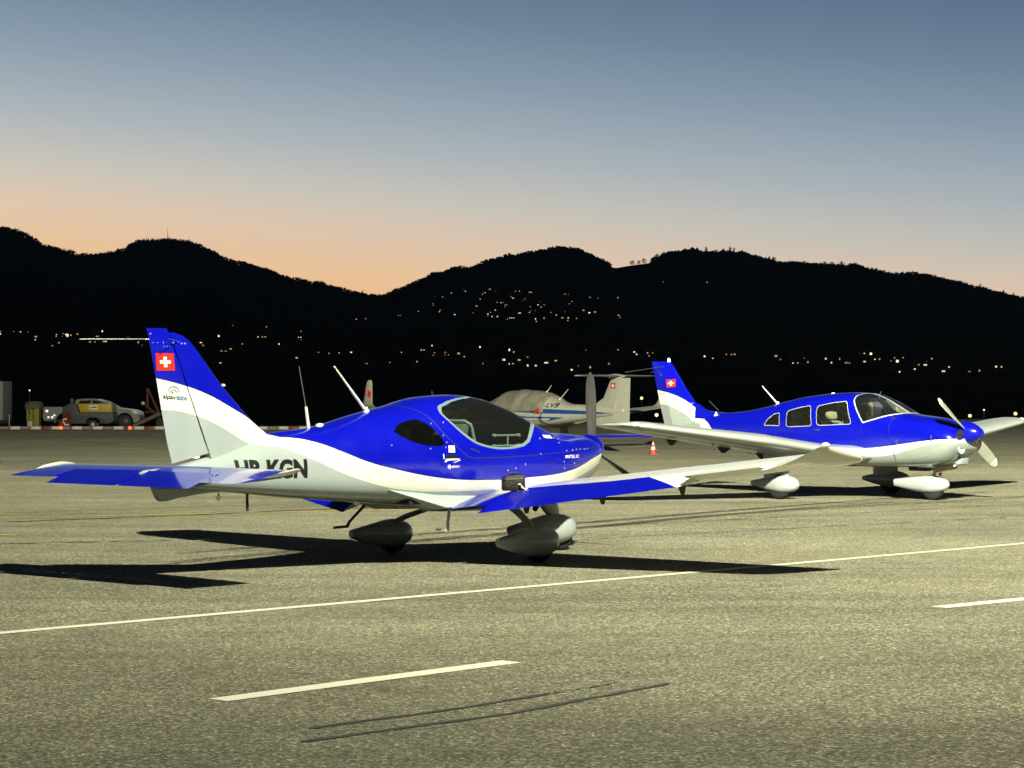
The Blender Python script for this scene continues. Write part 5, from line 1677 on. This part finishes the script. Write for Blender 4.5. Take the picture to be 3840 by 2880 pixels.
WHERE = ['at the left frame edge below the white box trailer', 'in front of the yellow cabinet', 'in front of the orange bundle', 'in front of the rear wheel of the grey trailer', 'in front of the pickup front wheel',
         'at the foot of the tan boom', 'hidden mostly by the rudder of the nearest aeroplane', 'seen right of the fin of the nearest aeroplane', 'seen just left of the spine of the nearest aeroplane']
for i in range(-1, 8):
    barrier(i, i % 2 == 0)['label'] = 'low red and white barrier beam ' + WHERE[i + 1]


def far(px, py, D):
    return ((px - 1920) / 8540 * D, 1.70 - (py - 1484.5) / 8540 * D)


for px, lab in ((229, 'small red warning lamp glowing on the barrier below the orange bundle'), (488, 'small red warning lamp glowing on the barrier below the pickup nose')):
    x, z = far(px, 1608, Dm - .2)
    L = empty('warning_lamp', (x, Dm - .25, 0), 0, lab, 'warning lamp', 'red lamps on the barrier')
    MB().box((-.10, -.05, 0), (.10, .05, .05)).build('lamp_base', M_dark, L, bevel=.01)
    MB().lathe([(.002, .22), (.05, .21), (.085, .16), (.09, .10), (.07, .05)], n=14).build('lamp_dome', M_glowr, L)

# white pickup
PK = empty('pickup_truck', (-25.05, 122.5, -.04), 0, 'white double-cab pickup standing behind the grey and yellow trailer on the left', 'pickup truck')
M_pw = mat('pickup_white', (.20, .21, .195), .3, coat=.4)
prof = [(.0, .62), (.02, 1.10), (.10, 1.145), (1.12, 1.145), (1.66, 1.155), (1.74, 1.50), (1.86, 1.565), (2.3, 1.60), (2.84, 1.565), (3.2, 1.46), (3.84, 1.11), (4.72, 1.0), (5.05, .90), (5.12, .74), (5.12, .42), (4.98, .33)]
arch = lambda cx, r: [(cx + r * math.cos(a_), .38 + r * math.sin(a_)) for a_ in np.linspace(-.15, math.pi + .15, 14)]
prof += arch(4.37, .46) + [(3.75, .30), (1.72, .30)] + arch(1.15, .46) + [(.55, .36), (.08, .42)]
rg = [[(x, y, z) for x, z in prof] for y in (-.92, .92)]
tumble = lambda x, y, z: (x, y * (1 - max(0, z - 1.12) * .36), z)
rg = [[tumble(*p) for p in [(x, y * s_, z) for x, z in prof]] for y, s_ in ((-.92, .985), (-.90, 1.0), (.90, 1.0), (.92, .985))]
MB().loft(rg).build('body', M_pw, PK, smooth=25)
for s in (-1, 1):
    for poly in ([(1.86, 1.22), (2.55, 1.22), (2.55, 1.50), (1.95, 1.48)], [(2.63, 1.22), (3.50, 1.22), (3.12, 1.41), (2.82, 1.495), (2.63, 1.50)]):
        MB().loft([[tumble(x, s * y, z) for x, z in poly] for y in (.905, .925)]).build('side_window', M_glassd, PK)
    MB().box((3.42, s * .93, 1.08), (3.62, s * 1.12, 1.22)).build('wing_mirror', M_black, PK, bevel=.03)
    MB().box((2.95, s * .915, .92), (3.12, s * .94, .95)).build('door_handle', M_dark, PK)
    MB().loft([[(x, s * y, z) for x, z in ((4.72, .98), (5.04, .90), (5.08, .78), (4.86, .80))] for y in (.80, .935)]).build('headlight', M_lens, PK)
    MB().box((-.015, s * .70, .78), (.10, s * .93, 1.06)).build('taillight', mat('taillight_red', (.4, .03, .03), .3) if s < 0 else bpy.data.materials['taillight_red'], PK, bevel=.02)
    for cx in (1.15, 4.37):
        w_ = wheel(cx, s * .80, .38, .24).build('wheel', M_rubber, PK, smooth=40)
        hub(cx, s * .80, .38, .46, .24).build('rim', M_dark, w_)
MB().box((5.06, -.86, .36), (5.18, .86, .62)).build('front_bumper', M_dark, PK, bevel=.04)
MB().loft([[(x, y, z) for x, z in ((3.26, 1.44), (3.84, 1.13), (3.86, 1.14), (3.28, 1.455))] for y in (-.74, .74)]).build('windscreen', M_glassd, PK)
M_retro_glow = mat('reflector_painted_glint', (.8, .8, .75), .2, emit=(1, .97, .85), estr=.9)  # emission paints the glint of floodlight thrown back by the reflectors
for x, z, w_, h_ in ((.22, .93, .14, .22), (.30, .60, .10, .05), (.50, .60, .12, .05), (.62, .70, .10, .10), (3.93, .70, .09, .09), (3.86, .55, .05, .08)):
    MB().lathe([(.002, -.012), (w_ * .5, -.006), (w_ * .5, .01)], (x, -.925, z), 'y', 12).build('reflector', M_retro_glow, PK)

# grey trailer with a yellow panel
TRL = empty('ground_power_trailer', (-23.0, 117.2, 0), 0, 'dark grey box trailer with a yellow upper panel standing in front of the white pickup', 'trailer')
M_tg = mat('trailer_grey', (.042, .045, .042), .6, var=.2, vscale=3)
M_ty = mat('trailer_yellow', (.42, .30, .006), .5, var=.1, vscale=3)
MB().prism([(0, .40), (0, 1.12), (.30, 1.28), (.72, 1.30), (.84, .86), (2.58, .86), (2.62, .40), (2.4, .28), (1.9, .28), (1.9, .42), (1.75, .58), (1.35, .58), (1.2, .42), (1.2, .28), (.2, .28)], 'y', -.7, .7).build('lower_body', M_tg, TRL, bevel=.02)
MB().prism([(.78, 1.30), (.90, .868), (2.54, .868), (2.50, 1.31)], 'y', -.69, .69).build('yellow_panel', M_ty, TRL, bevel=.02)
pl = MB().box((1.36, -.705, 1.0), (1.82, -.692, 1.22)).build('name_plate', M_flagw, TRL)
MB().box((1.41, -.712, 1.05), (1.50, -.706, 1.13)).box((1.54, -.712, 1.08), (1.77, -.706, 1.15)).build('plate_print', M_logo, pl)
MB().box((.40, -.75, 1.26), (.56, -.45, 1.58)).build('exhaust_stack', M_tg, TRL, bevel=.04)
for s in (-1, 1):
    w_ = wheel(1.55, s * .62, .24, .18).build('wheel', M_rubber, TRL, smooth=40)
    hub(1.55, s * .62, .24, .28, .18).build('rim', M_trimw, w_)
MB().tube([(0, 0, .45), (-.9, 0, .40)], .04, 8).build('drawbar', M_tg, TRL)

# yellow cabinet under a grey hood
CAB = empty('equipment_cabinet', (far(128, 1500, 118)[0], 118, 0), 0, 'yellow equipment cabinet under a grey cloth hood near the left frame edge', 'cabinet')
M_cy = mat('cabinet_yellow', (.22, .20, .006), .6, var=.25, vscale=5)
MB().box((-.34, -.3, .42), (-.02, .3, 1.06)).build('left_door', M_cy, CAB, bevel=.02)
MB().box((-.30, -.28, 0), (-.04, .28, .41)).build('grey_base', M_trimw, CAB, bevel=.02)
MB().box((.02, -.3, 0), (.30, .3, 1.06)).build('right_door', M_cy, CAB, bevel=.02)
MB().tube([(-.2, -.31, .95), (-.12, -.36, .75), (-.22, -.34, .62)], .03, 8).build('hose', M_black, CAB)
MB().loft([[((.40 * w_) * math.copysign(abs(math.cos(q)) ** .5, math.cos(q)) + .03 * math.sin(q * 5), .34 * w_ * math.copysign(abs(math.sin(q)) ** .5, math.sin(q)), z + .03 * math.sin(q * 4 + z)) for q in np.linspace(0, 6.283, 30, endpoint=False)] for z, w_ in ((1.02, 1.06), (1.16, 1.10), (1.30, 1.0), (1.38, .85), (1.41, .4))]).build('hood', mat('hood_cloth', (.10, .105, .095), .9, var=.3), CAB, smooth=60)

# white box at the frame edge, thin pole
BX = empty('box_trailer', (-29.84, 120, 0), 0, 'tall white box trailer cut off by the left frame edge', 'trailer')
MB().box((0, -1.1, .42), (3.26, 1.1, 2.47)).build('box_body', mat('box_grey_white', (.19, .195, .165), .6, var=.1), BX, bevel=.05)
MB().box((.2, -1.0, .25), (3.1, 1.0, .42)).build('chassis', M_dark, BX)
for x in (.9, 1.7):
    w_ = wheel(x, -.9, .32, .2).build('wheel', M_rubber, BX, smooth=40)
PO = empty('marker_pole', (far(35, 1500, 115)[0], 115, 0), 0, 'thin pale marker pole beside the white box trailer', 'pole')
MB().tube([(0, 0, 0), (0, 0, .78)], .022, 8).build('pole_shaft', M_trimw, PO)

# orange bundle with reflective bands
OB = empty('hi_vis_bundle', (far(243, 1500, 114.5)[0], 114.5, 0), 0, 'crumpled orange high-visibility bundle with white reflective bands behind the barrier', 'bundle')
M_or = mat('hi_vis_orange', (.24, .022, .005), .7, var=.6, vscale=9)
bm_ = MB()
for cx, cz, r_, h_ in ((-.16, .28, .17, .24), (.06, .46, .20, .24), (.12, .25, .20, .22), (.10, .72, .09, .16), (.22, .66, .05, .20)):
    bm_.loft([[(cx + r_ * math.cos(p) * math.cos(q) * (1 + .18 * math.sin(3 * q + cz * 9)), .18 * math.cos(p) * math.sin(q), cz + h_ * math.sin(p)) for q in np.linspace(0, 6.283, 14, endpoint=False)] for p in np.linspace(-1.5, 1.5, 9)])
bm_.build('cloth', M_or, OB, smooth=60)
M_band_glow = mat('reflective_glow_band', (.6, .52, .42), .4, emit=(1, .8, .6), estr=.2)  # weak emission puts the band's reflected light into the material
MB().tube([(.14, -.20, .56), (-.06, -.215, .50), (-.02, -.22, .38), (.06, -.215, .24), (.24, -.20, .26)], .028, 8).build('reflective_glow_band', M_band_glow, OB)

# red steel frame and tan boom behind the rudder
RF = empty('boom_trailer', (far(545, 1500, 118)[0], 118, 0), 0, 'dark red steel frame trailer with a tan boom, between the pickup nose and the rudder', 'trailer')
M_dr = mat('dark_red_frame', (.06, .006, .005), .5)
gx = lambda px: (px - 545) / 8540 * 118
gz = lambda py: 1.70 - (py - 1484.5) / 8540 * 118
f_ = MB()
for a_, b_ in (((553, 1456), (592, 1540)), ((553, 1456), (553, 1530)), ((533, 1508), (580, 1550)), ((545, 1545), (600, 1545)), ((592, 1540), (604, 1612))):
    f_.tube([(gx(a_[0]), 0, gz(a_[1])), (gx(b_[0]), 0, gz(b_[1]))], .07, 8)
f_.build('red_frame', M_dr, RF)
MB().tube([(gx(505), -.6, gz(1598)), (gx(608), -.6, gz(1550))], [.10, .11], 10).build('boom', mat('tan_boom', (.13, .115, .065), .7, var=.2), RF)
for s in (-.5, .5):
    wheel(.9, s, .3, .2).build('wheel', M_rubber, RF, smooth=40)
MB().lathe([(.002, -.05), (.09, -.03), (.09, .05)], (gx(537), -.1, gz(1512)), 'y', 10).build('lamp', M_trimw, RF)

# traffic cone
CN = empty('traffic_cone', (4.11, 66.3, 0), .3, 'orange and white traffic cone standing under the wing of the four-seater', 'traffic cone')
M_co = mat('cone_orange', (.55, .045, .01), .5)
MB().box((-.13, -.13, 0), (.13, .13, .03)).build('base', M_co, CN, bevel=.01)
rr = lambda z: .095 - .072 * (z - .03) / .35
for nm, m, z0, z1 in (('cone_body', M_co, .03, .13), ('white_band', M_flagw, .13, .225), ('cone_body', M_co, .225, .28), ('white_band', M_flagw, .28, .335), ('cone_tip', M_co, .335, .385)):
    MB().lathe([(rr(z0), z0), (rr(z1), z1)], n=20).build(nm, m, CN)


# ------------------------------------------------------------------ evening haze over the valley
hz_ = MB().box((-7700, -1200, -1.5), (7700, 8600, 560)).build('haze', None)
hm = bpy.data.materials.new('evening_haze')
hm.use_nodes = True
hm.node_tree.nodes.clear()
pv = hm.node_tree.nodes.new('ShaderNodeVolumePrincipled')
pv.inputs['Color'].default_value = (0.45, 0.70, 1.0, 1)
pv.inputs['Density'].default_value = 0.000022
ho = hm.node_tree.nodes.new('ShaderNodeOutputMaterial')
hm.node_tree.links.new(pv.outputs[0], ho.inputs['Volume'])
hz_.data.materials.clear()
hz_.data.materials.append(hm)
hz_['kind'] = 'stuff'
